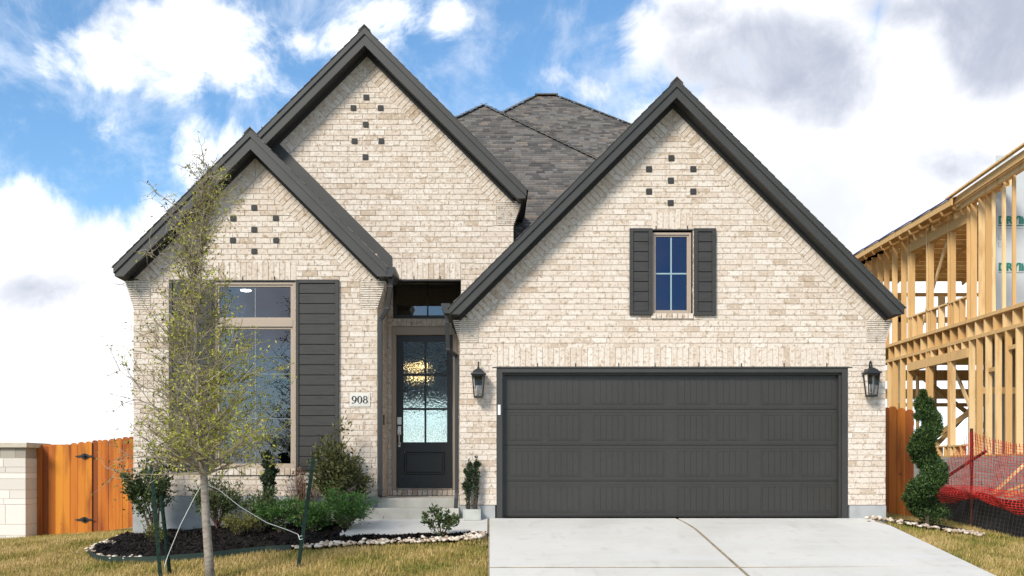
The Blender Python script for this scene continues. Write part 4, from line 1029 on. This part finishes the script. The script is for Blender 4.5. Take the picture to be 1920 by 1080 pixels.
# ---------------------------------------------------------------- silt fence and orange net on the right
sf = empty('safety_fence', (8.0,1.8,gz(8,1.8)), 'orange red plastic safety net over black silt fence on a rusty post', 'fence')
def fx(y): return 8.0+.05*math.sin(y*3.1)
q = MB(); ny = 60; nz_ = 6
for i in range(ny+1):
    y = 3.55-i*4.6/ny
    for j in range(nz_+1):
        t = j/nz_; x = fx(y)+.035*math.sin(y*9+j*.9)*math.sin(t*3)+.02*math.sin(y*21+j)
        q.v.append((x-.10*(1-t)**2, y, gz(x,y)-.05+t*(.60+.03*math.sin(y*5))))
for i in range(ny):
    for j in range(nz_): a = i*(nz_+1)+j; q.f.append((a,a+1,a+nz_+2,a+nz_+1)); q.t.append(.5); q.m.append(0)
under(q.build('silt_fabric', M['fabric'], smooth=True), sf)
q = MB()
for k in range(9):
    pts = [(fx(y)-.06-.1*(1-k/8)**2, y, gz(fx(y),y)+.03+k*.06) for y in np.linspace(3.5,-1,40)]; q.tube(pts,.0014,4)
for y in np.arange(3.4,-1,-.10):
    q.tube([(fx(y)-.16,y,gz(8,y)),(fx(y)-.06,y,gz(8,y)+.56)],.0013,4)
o = under(q.build('wire_mesh', M['wire']), sf)
py_ = 1.83
q = MB(); q.box(8.0-.11,8.0-.075,py_-.02,py_+.02,gz(8,py_)-.1,1.38); q.box(8.0-.095,8.0-.09,py_-.045,py_+.045,gz(8,py_)-.1,1.38); under(q.build('post', M['rust']), sf)
q = MB(); q.bar((7.93,3.25,.42),(7.9,1.35,1.0),.035,.035); under(q.build('leaning_stake', M['rust']), sf)
def topz(y):
    return float(np.interp(y, [-1.0,.2,1.0,1.83,2.3,2.9,3.4],[.98,1.08,1.17,1.36,1.0,.62,.40]))
def net(surf, ycols, nrow, name, wv=.010, wh=.007):
    q = MB(); grid = [[Vector(surf(y, j/(nrow-1))) for j in range(nrow)] for y in ycols]
    for i, colm in enumerate(grid):
        for j in range(nrow-1):
            a, c = colm[j], colm[j+1]; t = random.random()
            d = Vector((0,wv*(0.6+.7*random.random()),0)); q.add([a-d,a+d,c+d,c-d], [(0,1,2,3)], t)
            if i+1 < len(grid):
                e = grid[i+1][j]; d2 = Vector((0,0,wh*.5)); q.add([a-d2,e-d2,e+d2,a+d2], [(0,1,2,3)], t)
    return under(q.build(name, M['net']), sf)
net(lambda y, t: (7.87+.03*math.sin(y*6+t*2), y+.03*math.sin(t*5+y), .30+t*(topz(y)-.30)), np.arange(3.38,-1.0,-.075), 19, 'upright_net', .011, .006)
for L_ in range(1):
    net(lambda y, t, L_=L_: (7.80-.10*math.sin(t*math.pi)-.03*L_+.04*math.sin(y*7+t*4+L_), y+.04*math.sin(t*6+L_*2), (.44-.03*L_)-t*(.27+.06*math.sin(y*2.6+1+L_)+.03*L_)+(.06 if y > 3.2 else 0)-.06*max(0,1.5-y)), np.arange(3.42+.02*L_,-1.0,-.075), 10, 'bunched_net', .012, .010)
# loose lumber and dirt beyond the fence
q = MB(); n = 26
for i in range(n+1):
    for j in range(n+1):
        x, y = 8.25+i*(NX-8.3)/n, -1+j*12.0/n; q.v.append((x,y,gz(x,y)+.02+.38*max(0.0,math.sin(math.pi*i/n))**.7*min(1,(i/n)*3)+.05*math.sin(i*1.9+j)+.05*random.random()))
for i in range(n):
    for j in range(n): a = i*(n+1)+j; q.f.append((a,a+n+1,a+n+2,a+1)); q.t.append(.5); q.m.append(0)
tag(q.build('dirt', M['dirt'], smooth=True), 'bare brown dirt between the orange net and the house frame', 'dirt', kind='structure')
def loose(a, b2, w, h, label):
    q = MB(); a = Vector(a); b2 = Vector(b2); mid = (a+b2)/2
    q.bar(a-mid, b2-mid, w, h, tint=random.random()); o = q.build('lumber_board', M['lumber'], bevel=.003); o.location = mid
    tag(o, label, 'board', 'loose boards behind the orange net')
pa = P(1861,926,1.2); pb2 = P(1930,862,1.0); loose(pa, pb2, .09, .045, 'pale board leaning up steeply behind the orange net')
pa = P(1866,929,1.35); pb2 = P(1932,905,1.1); loose(pa, pb2, .14, .04, 'wide pale board lying low behind the orange net')
pa = P(1885,931,1.0); pb2 = P(1940,912,.9); loose(pa, pb2, .14, .04, 'short board lying lowest behind the orange net')

# ---------------------------------------------------------------- planting bed
edge_px = [(167,1036),(172,1044),(185,1049),(210,1052),(255,1052.5),(300,1051),(350,1047),(400,1043),(450,1037),(500,1032),(560,1029),(640,1024),(720,1020),(800,1017),(860,1014),(900,1010),(916,1003)]
EP = [hit(*p) for p in edge_px]
ex = [p.x for p in EP]; ey = [p.y for p in EP]
def bed_front(x): return float(np.interp(x, ex, ey))
def bed_back(x):
    if x < -5.28: return float(np.interp(x, [ex[0],-5.55,-5.28], [ey[0]+.03,-.25,.05]))
    if x < -1.95: return YL-.02
    return -1.14
def mulz(x, y):
    f, bk = bed_front(x), bed_back(x); t = min(1, max(0, min(y-f, bk-y)/.25))
    return gz(x,y)+.012+.05*t+.02*math.sin(x*9+y*7)*t
q = MB(); nX, nY = 150, 26
for i in range(nX+1):
    x = ex[0]+(ex[-1]-ex[0])*i/nX
    for j in range(nY+1):
        f, bk = bed_front(x), max(bed_back(x), bed_front(x)+.02); y = f+(bk-f)*j/nY
        q.v.append((x, y, mulz(x,y)+random.uniform(-.008,.012)))
for i in range(nX):
    for j in range(nY): a = i*(nY+1)+j; q.f.append((a,a+nY+1,a+nY+2,a+1)); q.t.append(random.random()*.7); q.m.append(0)
bed = tag(q.build('planting_bed', M['mulch'], smooth=True), 'curved bed of black mulch along the house front', 'bed', kind='structure')
vs = []; tv = []
for k in range(9000):
    x = random.uniform(ex[0]+.1, ex[-1]-.05); f, bk = bed_front(x), bed_back(x)
    if bk-f < .05: continue
    y = random.uniform(f+.02, bk); z = mulz(x,y)
    a = random.uniform(0,6.28); l = random.uniform(.012,.04); w = random.uniform(.004,.010); tl = random.uniform(-.5,.8)
    d = Vector((math.cos(a)*l, math.sin(a)*l, tl*l)); s = Vector((-math.sin(a)*w, math.cos(a)*w, random.uniform(-.5,.5)*w)); c = Vector((x,y,z+.008))
    vs += [c-d-s, c+d-s, c+d+s, c-d+s]; tv.append(random.random()**1.5)
o = link('mulch_chips', fast_mesh('mulch_chips', [tuple(p) for p in vs], 4, M['mulch'], tv), bed); o['kind'] = 'stuff'
# steel edging along the left front, rocks along the right front
q = MB(); pts = [Vector((p.x,p.y-.012,p.z)) for p in EP[:11]]
dense = []
for a, c in zip(pts[:-1], pts[1:]):
    for k in range(4): dense.append(a.lerp(c, k/4))
for a, c in zip(dense[:-1], dense[1:]):
    q.bar(a+Vector((0,0,.008)), c+Vector((0,0,.008)), .006, .10)
tag(q.build('bed_edging', M['edging']), 'dark green steel edging round the left end of the mulch bed', 'edging')
def rocks(name, spots, label, zf):
    ico = [(0,0,1),(.894,0,.447),(.276,.851,.447),(-.724,.526,.447),(-.724,-.526,.447),(.276,-.851,.447),(.724,.526,-.447),(-.276,.851,-.447),(-.894,0,-.447),(-.276,-.851,-.447),(.724,-.526,-.447),(0,0,-1)]
    fc = [(0,1,2),(0,2,3),(0,3,4),(0,4,5),(0,5,1),(1,6,2),(2,7,3),(3,8,4),(4,9,5),(5,10,1),(2,6,7),(3,7,8),(4,8,9),(5,9,10),(1,10,6),(6,11,7),(7,11,8),(8,11,9),(9,11,10),(10,11,6)]
    q = MB()
    for (x, y, s) in spots:
        a = random.uniform(0,6.28); sx, sy_, sz = s*random.uniform(.8,1.5), s*random.uniform(.7,1.1), s*random.uniform(.45,.75); z = zf(x,y)
        q.add([(x+(v0*sx*math.cos(a)-v1*sy_*math.sin(a))*random.uniform(.85,1.1), y+(v0*sx*math.sin(a)+v1*sy_*math.cos(a))*random.uniform(.85,1.1), z+v2*sz+sz*.4) for v0,v1,v2 in ico], fc, random.random())
    return tag(q.build(name, M['rock'], smooth=True), label, 'rocks', kind='stuff')
sp = []
for k in range(330):
    x = random.uniform(X(545,-1.7), -.05); sp.append((x, bed_front(x)+random.gauss(.04,.035), random.uniform(.018,.036)))
for k in range(70):
    x = -.05-abs(random.gauss(0,.28)); sp.append((x, bed_front(x)+random.uniform(.0,.16)*(1 if x > -.35 else .4), random.uniform(.02,.045)))
rocks('border_rocks', sp, 'buff river rocks edging the right side of the mulch bed', lambda x, y: mulz(x,y))
sp = []
for k in range(150):
    t = random.random(); p = EP[0].lerp(Vector((-5.3,.0,0)), t); x = p.x+random.gauss(.05,.07); y = np.interp(t,[0,1],[ey[0],.05])+random.gauss(-.02,.07)
    if x > -5.24 and y > -.05: continue
    sp.append((x, y, random.uniform(.018,.04)))
for k in range(60):
    i = random.random()*4; i0 = int(i); p = EP[i0].lerp(EP[i0+1], i-i0); sp.append((p.x+random.gauss(.03,.03), p.y+abs(random.gauss(.06,.05)), random.uniform(.018,.034)))
rocks('corner_rocks', sp, 'buff river rocks at the left corner of the mulch bed', lambda x, y: gz(x,y)+.03)
# right-hand bed by the topiary
rb = [P(1620,977,-.12),P(1660,984,-.1),P(1700,989,-.1),P(1740,995,-.1),P(1790,998,-.05),P(1815,996,.1)]
q = MB(); c = Vector((6.55,.25,0))
q.add([(6.0+.0,.25,gz(6,.25)+.02),(5.78,-.02,gz(5.78,0)+.02),(6.1,-.20,gz(6.1,-.2)+.02),(6.5,-.22,gz(6.5,-.22)+.02),(6.95,-.12,gz(6.95,-.1)+.02),(7.05,.15,gz(7.05,.15)+.02),(6.8,.5,gz(6.8,.5)+.02),(6.3,.55,gz(6.3,.55)+.02)], [tuple(range(8))])
tag(q.build('topiary_bed', M['mulch']), 'small patch of dark mulch under the spiral topiary', 'bed', kind='structure')
sp = []
for k in range(120):
    t = random.random()**1.3; x = np.interp(t,[0,.25,.6,1],[5.5,5.85,6.5,7.1]); y = np.interp(t,[0,.25,.6,1],[-.06,-.08,-.20,-.12]); sp.append((x+random.gauss(0,.05), y+random.gauss(.02,.07), random.uniform(.015,.045)))
rocks('topiary_rocks', sp, 'buff river rocks round the mulch under the spiral topiary', lambda x, y: gz(x,y)+.01)

# ---------------------------------------------------------------- plants
def leaves(centres, size, aspect, matn, droop=0.3, up=0.4, outc=None):
    n = len(centres); C = np.asarray(centres, float)
    d = rng.normal(size=(n,3)); d[:,2] += up
    if outc is not None: o_ = C-np.asarray(outc); o_ /= (np.linalg.norm(o_,axis=1,keepdims=True)+1e-6); d += o_*0.9
    d /= np.linalg.norm(d,axis=1,keepdims=True)
    r = rng.normal(size=(n,3)); s = np.cross(d,r); s /= (np.linalg.norm(s,axis=1,keepdims=True)+1e-9)
    l = size*rng.uniform(.6,1.3,(n,1)); w = l*aspect*.5
    v = np.stack([C, C+d*l*.5+s*w, C+d*l, C+d*l*.5-s*w], 1).reshape(-1,3)
    return v
def shrub(name, label, base, h, rx, matn, nl, lsize, aspect, stems=8, stemmat='darkstem', low=0.12, group='shrubs in the mulch bed', shape='egg', sparse=0.5, twigs=2, lean=(0,0)):
    base = Vector(base); root = empty(name, base, label, 'shrub', group)
    q = MB(); tips = []
    for k in range(stems):
        a = random.uniform(0,6.28); rr = rx*random.uniform(.2,1.0); hh_ = h*random.uniform(.6,1.0)
        if shape == 'column': rr *= .8
        p0 = Vector((random.gauss(0,.02),random.gauss(0,.02),0)); p3 = Vector((rr*math.cos(a)+lean[0]*h,rr*math.sin(a)*.9+lean[1]*h,hh_*(1 if shape == 'column' else (1-.35*(rr/rx)**2))))
        pm = p0.lerp(p3,.5)+Vector((rr*.15*math.cos(a),rr*.15*math.sin(a),h*.06)); pts = [p0, p0.lerp(pm,.5)+Vector((0,0,h*.03)), pm, pm.lerp(p3,.55), p3]
        q.tube(pts,[.008*h+.002,.006*h+.002,.005*h+.001,.003*h+.001,.0015],5); tips.append(pts)
        for _ in range(twigs):
            t = random.uniform(.35,.95); i = min(3,int(t*4)); p = pts[i].lerp(pts[i+1],t*4-i); a2 = random.uniform(0,6.28)
            e = p+Vector((math.cos(a2)*rx*.4,math.sin(a2)*rx*.4,h*random.uniform(.04,.16))); q.tube([p,p.lerp(e,.5)+Vector((0,0,.01)),e],[.003,.002,.001],4); tips.append([p,p.lerp(e,.3),p.lerp(e,.6),p.lerp(e,.8),e])
    q.build('stems', M[stemmat], root)
    cs = []; clumps = []
    for _ in range(max(6,int(nl/45))):
        pts = random.choice(tips); t = random.uniform(.15,1.0)**.7; i = min(3,int(t*4)); p = pts[i].lerp(pts[i+1],t*4-i)
        if p.z < low*h: continue
        clumps.append(p)
    for _ in range(nl):
        if random.random() < sparse or not clumps:
            pts = random.choice(tips); t = random.random()**.7; i = min(3,int(t*4)); p = pts[i].lerp(pts[i+1],t*4-i)+Vector((random.gauss(0,.012),random.gauss(0,.012),random.gauss(0,.012)))
        else:
            p = random.choice(clumps)+Vector((random.gauss(0,.16*rx),random.gauss(0,.16*rx),random.gauss(0,.09*min(h,2*rx))))
        if p.z < low*h*.6: continue
        cs.append(tuple(p))
    o = link('leaves', fast_mesh('leaves', leaves(cs,lsize,aspect,matn,outc=(0,0,h*.35)), 4, M[matn], rng.random(len(cs))), root); o['kind'] = 'stuff'
    return root
def bedp(px, py):                        # foot of a plant on the mulch
    p = hit(px, py); return (p.x, p.y, mulz(p.x,p.y)-.01)
def bedx(px, y): x = X(px,y); return (x, y, mulz(x,y)-.01)
shrub('leafy_shrub', 'tall loose dark green shrub at the far left corner of the house', bedx(288,-.35), 1.36, .40, 'leaf_d', 4200, .058, .42, 15, low=.25, sparse=.55, twigs=4)
shrub('low_shrub', 'small lime green tuft behind the green posts', bedx(287,-1.0), .30, .16, 'leaf_l', 700, .04, .3, 10, sparse=.3)
shrub('leafy_shrub', 'rounded dark shrub behind the thin tree trunk', bedx(408,-.2), .72, .38, 'leaf_d', 3600, .052, .32, 20, 'redtwig', low=.3, twigs=4)
shrub('low_shrub', 'small lime green mound right of the thin tree trunk', bedx(448,-.85), .34, .22, 'leaf_l', 1900, .035, .3, 12, sparse=.3)
shrub('upright_holly', 'narrow dark upright holly under the big window', bedx(505,-.25), 1.16, .115, 'leaf_h', 4200, .042, .5, 14, low=.12, shape='column', sparse=.8, twigs=2)
shrub('leafy_shrub', 'mid green bush at the foot of the upright holly', bedx(486,-.55), .66, .32, 'leaf_d', 3400, .048, .38, 16, twigs=3)
shrub('leafy_shrub', 'bright green ferny bush left of the single green post', bedx(525,-.75), 0.50, .32, 'leaf_g', 2400, .055, .27, 18, sparse=.6, twigs=3)
shrub('twiggy_shrub', 'reddish twiggy shrub with few leaves under the right shutter', bedx(568,-.05), .92, .27, 'leaf_r', 520, .04, .4, 34, 'redtwig', low=.4, sparse=.9, twigs=2)
shrub('tall_shrub', 'tallest olive green shrub in front of the right shutter', bedx(636,-.15), 1.46, .40, 'leaf_o', 5600, .066, .36, 20, low=.26, sparse=.6, twigs=5)
shrub('leafy_shrub', 'bright green bush right of the single green post', bedx(590,-.72), 0.46, .30, 'leaf_g', 2200, .055, .27, 18, sparse=.6, twigs=3)
shrub('leafy_shrub', 'bright green spreading bush beside the porch steps', bedx(648,-.85), 0.56, .42, 'leaf_g', 3200, .055, .28, 24, sparse=.65, twigs=4)
shrub('small_shrub', 'small sparse shrub alone in the mulch before the walk', bedx(828,-1.35), .42, .28, 'leaf_d', 800, .052, .5, 11, low=.1, sparse=.85, twigs=3)
# planter with upright holly beside the garage
pl_ = empty('planter_box', (X(885,-.12),-.12,0.0), 'pale square planter against the brick left of the garage door', 'planter')
x0, x1 = X(868.5,-.2), X(901.5,-.2); q = MB(); zt = Zp(955,-.2)
for r in ((x0,x0+.02,-.2,-.03),(x1-.02,x1,-.2,-.03),(x0+.02,x1-.02,-.2,-.18),(x0+.02,x1-.02,-.05,-.03)): q.box(r[0],r[1],r[2],r[3],-.02,zt)
under(q.build('box', mat('pale_planter',(0.44,0.45,0.41),.8,noise=(8,(.38,.38,.35),.4,.7)), bevel=.004), pl_)
q = MB(); q.box(x0+.021,x1-.021,-.179,-.051,-.01,zt-.02); under(q.build('soil', M['mulch']), pl_)
for (pxx, top, lab) in ((877,856,'left dark holly column in the planter by the garage'),(892,852,'right taller holly column in the planter by the garage')):
    shrub('columnar_holly', lab, (X(pxx,-.115),-.115,zt-.03), Zp(top,-.115)-zt+.03, 0.085 if pxx < 880 else .055, 'leaf_h', 2600 if pxx < 880 else 1700, .034, .5, 7, low=.03, group='hollies in the planter', shape='column', sparse=.85, twigs=2)
# spiral topiary
tp = empty('spiral_topiary', (6.49,.3,gz(6.49,.3)), 'dark green spiral clipped topiary at the right corner of the house', 'topiary')
q = MB(); q.tube([(0,0,-.05),(.01,0,.6),(-.01,0,1.2),(0,0,1.85)],[.035,.03,.022,.01],8); q.build('trunk', M['darkstem'], tp)
cs = []; ocs = []
HT = 1.98
for k in range(36000):
    t = random.random()**.9
    ang = 0.4+t*2*math.pi*2.3; z = .14+t*(HT-.30)
    rad = .10*(1-t)**.8+.045; tr_ = .235*(1-t*.48)
    d = Vector((random.gauss(0,1),random.gauss(0,1),random.gauss(0,1))).normalized()*tr_*random.uniform(.55,1.0)**.5
    lump = 1+.13*math.sin(d.x*31+z*9)+.1*math.sin(d.z*27+ang*3)
    p = Vector((rad*math.cos(ang), rad*math.sin(ang), z))+Vector((d.x*lump,d.y*lump,d.z*.78))
    cs.append(tuple(p)); 
for k in range(3000):
    z = HT-.42*random.random(); r_ = (HT-z)*.33+.01; a = random.uniform(0,6.28); cs.append((r_*math.cos(a)*random.random()**.4-.05, r_*math.sin(a)*random.random()**.4, z))
o = link('foliage', fast_mesh('foliage', leaves(cs,.055,.26,'leaf_t',up=.9), 4, M['leaf_t'], rng.random(len(cs))), tp); o['kind'] = 'stuff'

# ---------------------------------------------------------------- young tree, posts and strings
TY = -3.15; tb = Vector((X(395,TY),TY,gz(X(395,TY),TY)))
tree = empty('young_tree', tb, 'slender young tree with sparse yellow green leaves in front of the big window', 'tree')
def tp_(px, py): p = P(px, py, TY); return p-tb
q = MB(); tpts = [Vector((0,0,-.05)),tp_(391,1040),tp_(386,970),tp_(383,900),tp_(375,840),tp_(372,760),tp_(370,680),tp_(366,600),tp_(364,520),tp_(374,460),tp_(384,400),tp_(393,335)]
trad = [.056,.050,.045,.043,.029,.025,.021,.017,.013,.010,.007,.004]
q.tube(tpts, trad, 12); q.build('trunk', M['bark'], tree, smooth=True)
def trunk_at(z):
    for a, c in zip(tpts[:-1], tpts[1:]):
        if a.z <= z <= c.z: return a.lerp(c, (z-a.z)/(c.z-a.z))
    return tpts[-1]
q = MB(); lc = []; oldc = []; tipc = []
zlo, zhi = tp_(383,892).z, tp_(390,360).z
def twigline(p, d, ln, r, n, sag=0.0, wig=.12):
    pts = [p]
    for i in range(n):
        d = (d+Vector((random.gauss(0,wig),random.gauss(0,wig),random.gauss(0,wig)+sag))).normalized(); pts.append(pts[-1]+d*ln/n)
    q.tube(pts, [r*(1-.8*i/n) for i in range(n+1)], 5 if r > .004 else 3, cap=False); return pts
for k in range(150):
    t = ((k+random.random())/150)**1.5; z = zlo+(zhi-zlo)*t; p = trunk_at(z); a = random.uniform(0,6.28) if k > 12 else k*2.4
    el = R(random.gauss(18+44*min(1,t*1.3), 13)); ln = (1.16-.66*t)*random.uniform(.5,1.1)*(1.12 if math.cos(a) < -.3 and t > .25 else 1)
    d = Vector((math.cos(a)*math.cos(el),math.sin(a)*math.cos(el)*.9,math.sin(el)))
    b1 = twigline(p, d, ln, .0095*(1-.55*t)+.0025, 6, .03)
    for m in range(random.randint(5,8)):
        i = random.randint(1,5); pp = b1[i].lerp(b1[i+1],random.random()); dd = (b1[i+1]-b1[i]).normalized()+Vector((random.gauss(0,.6),random.gauss(0,.6),random.gauss(.12,.5)))
        b2_ = twigline(pp, dd.normalized(), ln*random.uniform(.22,.5), .0044, 4, .03, .2)
        for s_ in range(random.randint(2,4)):
            j = random.randint(1,3); p3 = b2_[j]; d3 = Vector((random.gauss(0,1),random.gauss(0,1),random.gauss(.3,.7))).normalized()
            b3 = twigline(p3, d3, random.uniform(.07,.24), .0030, 3, .0, .25); 
            tipc += [b3[-1], b3[1]]
        tipc += [b2_[-1], b2_[2]]
    tipc += [b1[-1],b1[4]]
o = q.build('branches', M['twig'], tree); o['kind'] = 'stuff'
for p in tipc:
    side = p.x > -.05
    tr_ = (p.z-zlo)/(zhi-zlo)
    dens = (.24 if p.x < -.45 else .66)*(1.15-.85*tr_)*(1.5 if p.x > .0 else 1)
    for _ in range(np.random.poisson(1) if False else (random.random() < dens)+(random.random() < dens*.8)+(random.random() < dens*.5)):
        lc.append(tuple(p+Vector((random.gauss(0,.008),random.gauss(0,.008),random.gauss(0,.008)))))
    if random.random() < (.14 if p.x < 0 else .03): oldc.append(tuple(p))
o = link('leaves', fast_mesh('leaves', leaves(lc,.038,.5,'leaf_y',up=.6), 4, M['leaf_y'], rng.random(len(lc))), tree); o['kind'] = 'stuff'
o = link('dry_leaves', fast_mesh('dry_leaves', leaves(oldc,.042,.42,'leaf_old',up=-.3), 4, M['leaf_old'], rng.random(len(oldc))), tree); o['kind'] = 'stuff'
def tpost(top, bot, yy_, label):
    a, c = P(top[0],top[1],yy_[0]), P(bot[0],bot[1],yy_[1]); c.z = min(c.z, gz(c.x,c.y)-.05)
    root = empty('garden_stake', (c.x,c.y,gz(c.x,c.y)), label, 'stake', 'green steel stakes holding the young tree')
    q = MB(); q.bar(a, c, .046, .006, up=(0,-1,0)); d = Vector((0,.017,0)); q.bar(a+d, c+d, .006, .034, up=(0,-1,0)); under(q.build('post', M['stake']), root)
    for k in range(14):
        q = MB(); p = a.lerp(c,(k+.5)/15); q.box(p.x-.011,p.x+.011,p.y-.010,p.y-.002,p.z-.012,p.z+.012); under(q.build('stud', M['stake']), root)
tpost((284,872),(303,1110),(-2.75,-2.75),'leftmost of two leaning dark green steel stakes left of the tree')
tpost((302,930),(322,1110),(-2.62,-2.62),'shorter dark green stake just behind the leftmost one')
tpost((588,858),(553,1110),(-2.55,-2.6),'dark green steel stake leaning alone right of the tree')
def string(pts, label, r=.0042):
    q = MB(); dn = []
    for a, c in zip(pts[:-1], pts[1:]):
        for k in range(6): dn.append(a.lerp(c,k/6))
    dn.append(pts[-1]); base = dn[0]; q.tube([p-base for p in dn], r, 6); o = q.build('tie_string', M['string'], smooth=True); o.location = base
    tag(o, label, 'string', 'white strings tied to the young tree')
tr0 = P(381,905,TY-.03)
string([tr0, P(366,930,-3.05), P(338,985,-2.9), P(314,1044,-2.72), P(309,1060,-2.72), P(306,1076,-2.7)], 'white string from the trunk down to the left stakes')
string([tr0, P(410,918,-3.1), P(450,950,-3.0), P(500,980,-2.8), P(540,994,-2.66), P(559,1002,-2.58), P(562,1012,-2.60), P(570,1010,-2.57), P(569,1004,-2.57), P(560,1006,-2.6)], 'white string sagging from the trunk to the single right stake')

# ---------------------------------------------------------------- lawn grass
def in_bed(x, y): return ex[0]-.02 < x < ex[-1] and bed_front(x)-.01 < y < bed_back(x)+.02
cells = [(-6.9,-.03,-3.6,-.9,2700),(-11,-5.2,-3.2,5.2,1300),(5.63,9.0,-3.6,-.1,2300),(5.9,7.9,-.1,3.2,1500),(-6.9,-5.2,-.95,.4,2200)]
gx_, gy_ = [], []
for (xa,xb,ya,yb,dn) in cells:
    n = int((xb-xa)*(yb-ya)*dn); gx_.append(rng.uniform(xa,xb,n)); gy_.append(rng.uniform(ya,yb,n))
gx_ = np.concatenate(gx_); gy_ = np.concatenate(gy_)
bf = np.interp(gx_, ex, ey); keep = ~((gx_ > ex[0]-.01)&(gx_ < ex[-1])&(gy_ > bf-.015)&(gx_ > -5.55))
keep &= ~((gx_ > ex[0])&(gx_ <= -5.28)&(gy_ > bf)&(gy_ < np.interp(gx_, [ex[0],-5.55,-5.28],[ey[0]+.03,-.25,.05])))
keep &= ~((gx_ > -5.30)&(gx_ < 5.7)&(gy_ > -.9)); keep &= ~((gx_ > 5.9)&(gx_ < 7.05)&(gy_ > -.26)&(gy_ < .5)); keep &= ~((gx_ < prx+.02)&(gy_ > pf-.02))
gx_, gy_, bf = gx_[keep], gy_[keep], bf[keep]
a_ = np.interp(gx_, [t[0] for t in A_T], [t[1] for t in A_T])
gzv = np.where(gy_ < 0, a_+np.interp(gx_,[-4,-1],[.122,.1385])*np.maximum(gy_,-6), np.where(gx_ < 0, a_-.02*gy_, a_+.06*np.minimum(gy_,4)))-.028
n = len(gx_)
patch = np.sin(gx_*1.9+1.3*np.sin(gy_*2.3))*np.cos(gy_*3.1+gx_*.8)+.6*np.sin(gx_*5.3-gy_*4.1)
patch += 1.1*np.exp(-((gx_+.6)/.9)**2)*np.exp(-((gy_-bf+.15)/.2)**2)
h_ = rng.uniform(.026,.064,n)*(1+.22*np.sin(gx_*3.7)*np.sin(gy_*6.1)+.28*np.sin(gx_*13+gy_*5)*np.sin(gy_*19)); ang = rng.uniform(0,2*np.pi,n); ln = rng.uniform(.2,1.0,n)*h_
w_ = rng.uniform(.003,.006,n); B = np.stack([gx_,gy_,gzv],1)
side = np.stack([np.cos(ang+1.57),np.sin(ang+1.57),np.zeros(n)],1)*w_[:,None]
tip = B+np.stack([np.cos(ang)*ln,np.sin(ang)*ln,h_],1)
V = np.stack([B-side,B+side,tip],1).reshape(-1,3)
clump = np.sin(gx_*17+2*np.sin(gy_*11))*np.sin(gy_*23+1.5*np.sin(gx_*9))
tv = np.clip(.61-.22*patch+.13*clump+rng.normal(0,.2,n),0,1)
tag(link('grass', fast_mesh('grass', V, 3, M['blade'], tv)), 'short green and straw coloured grass on both sides of the driveway', 'grass', kind='stuff')

# Cycles
S.render.engine = 'CYCLES'
S.cycles.max_bounces = 8; S.cycles.transparent_max_bounces = 12
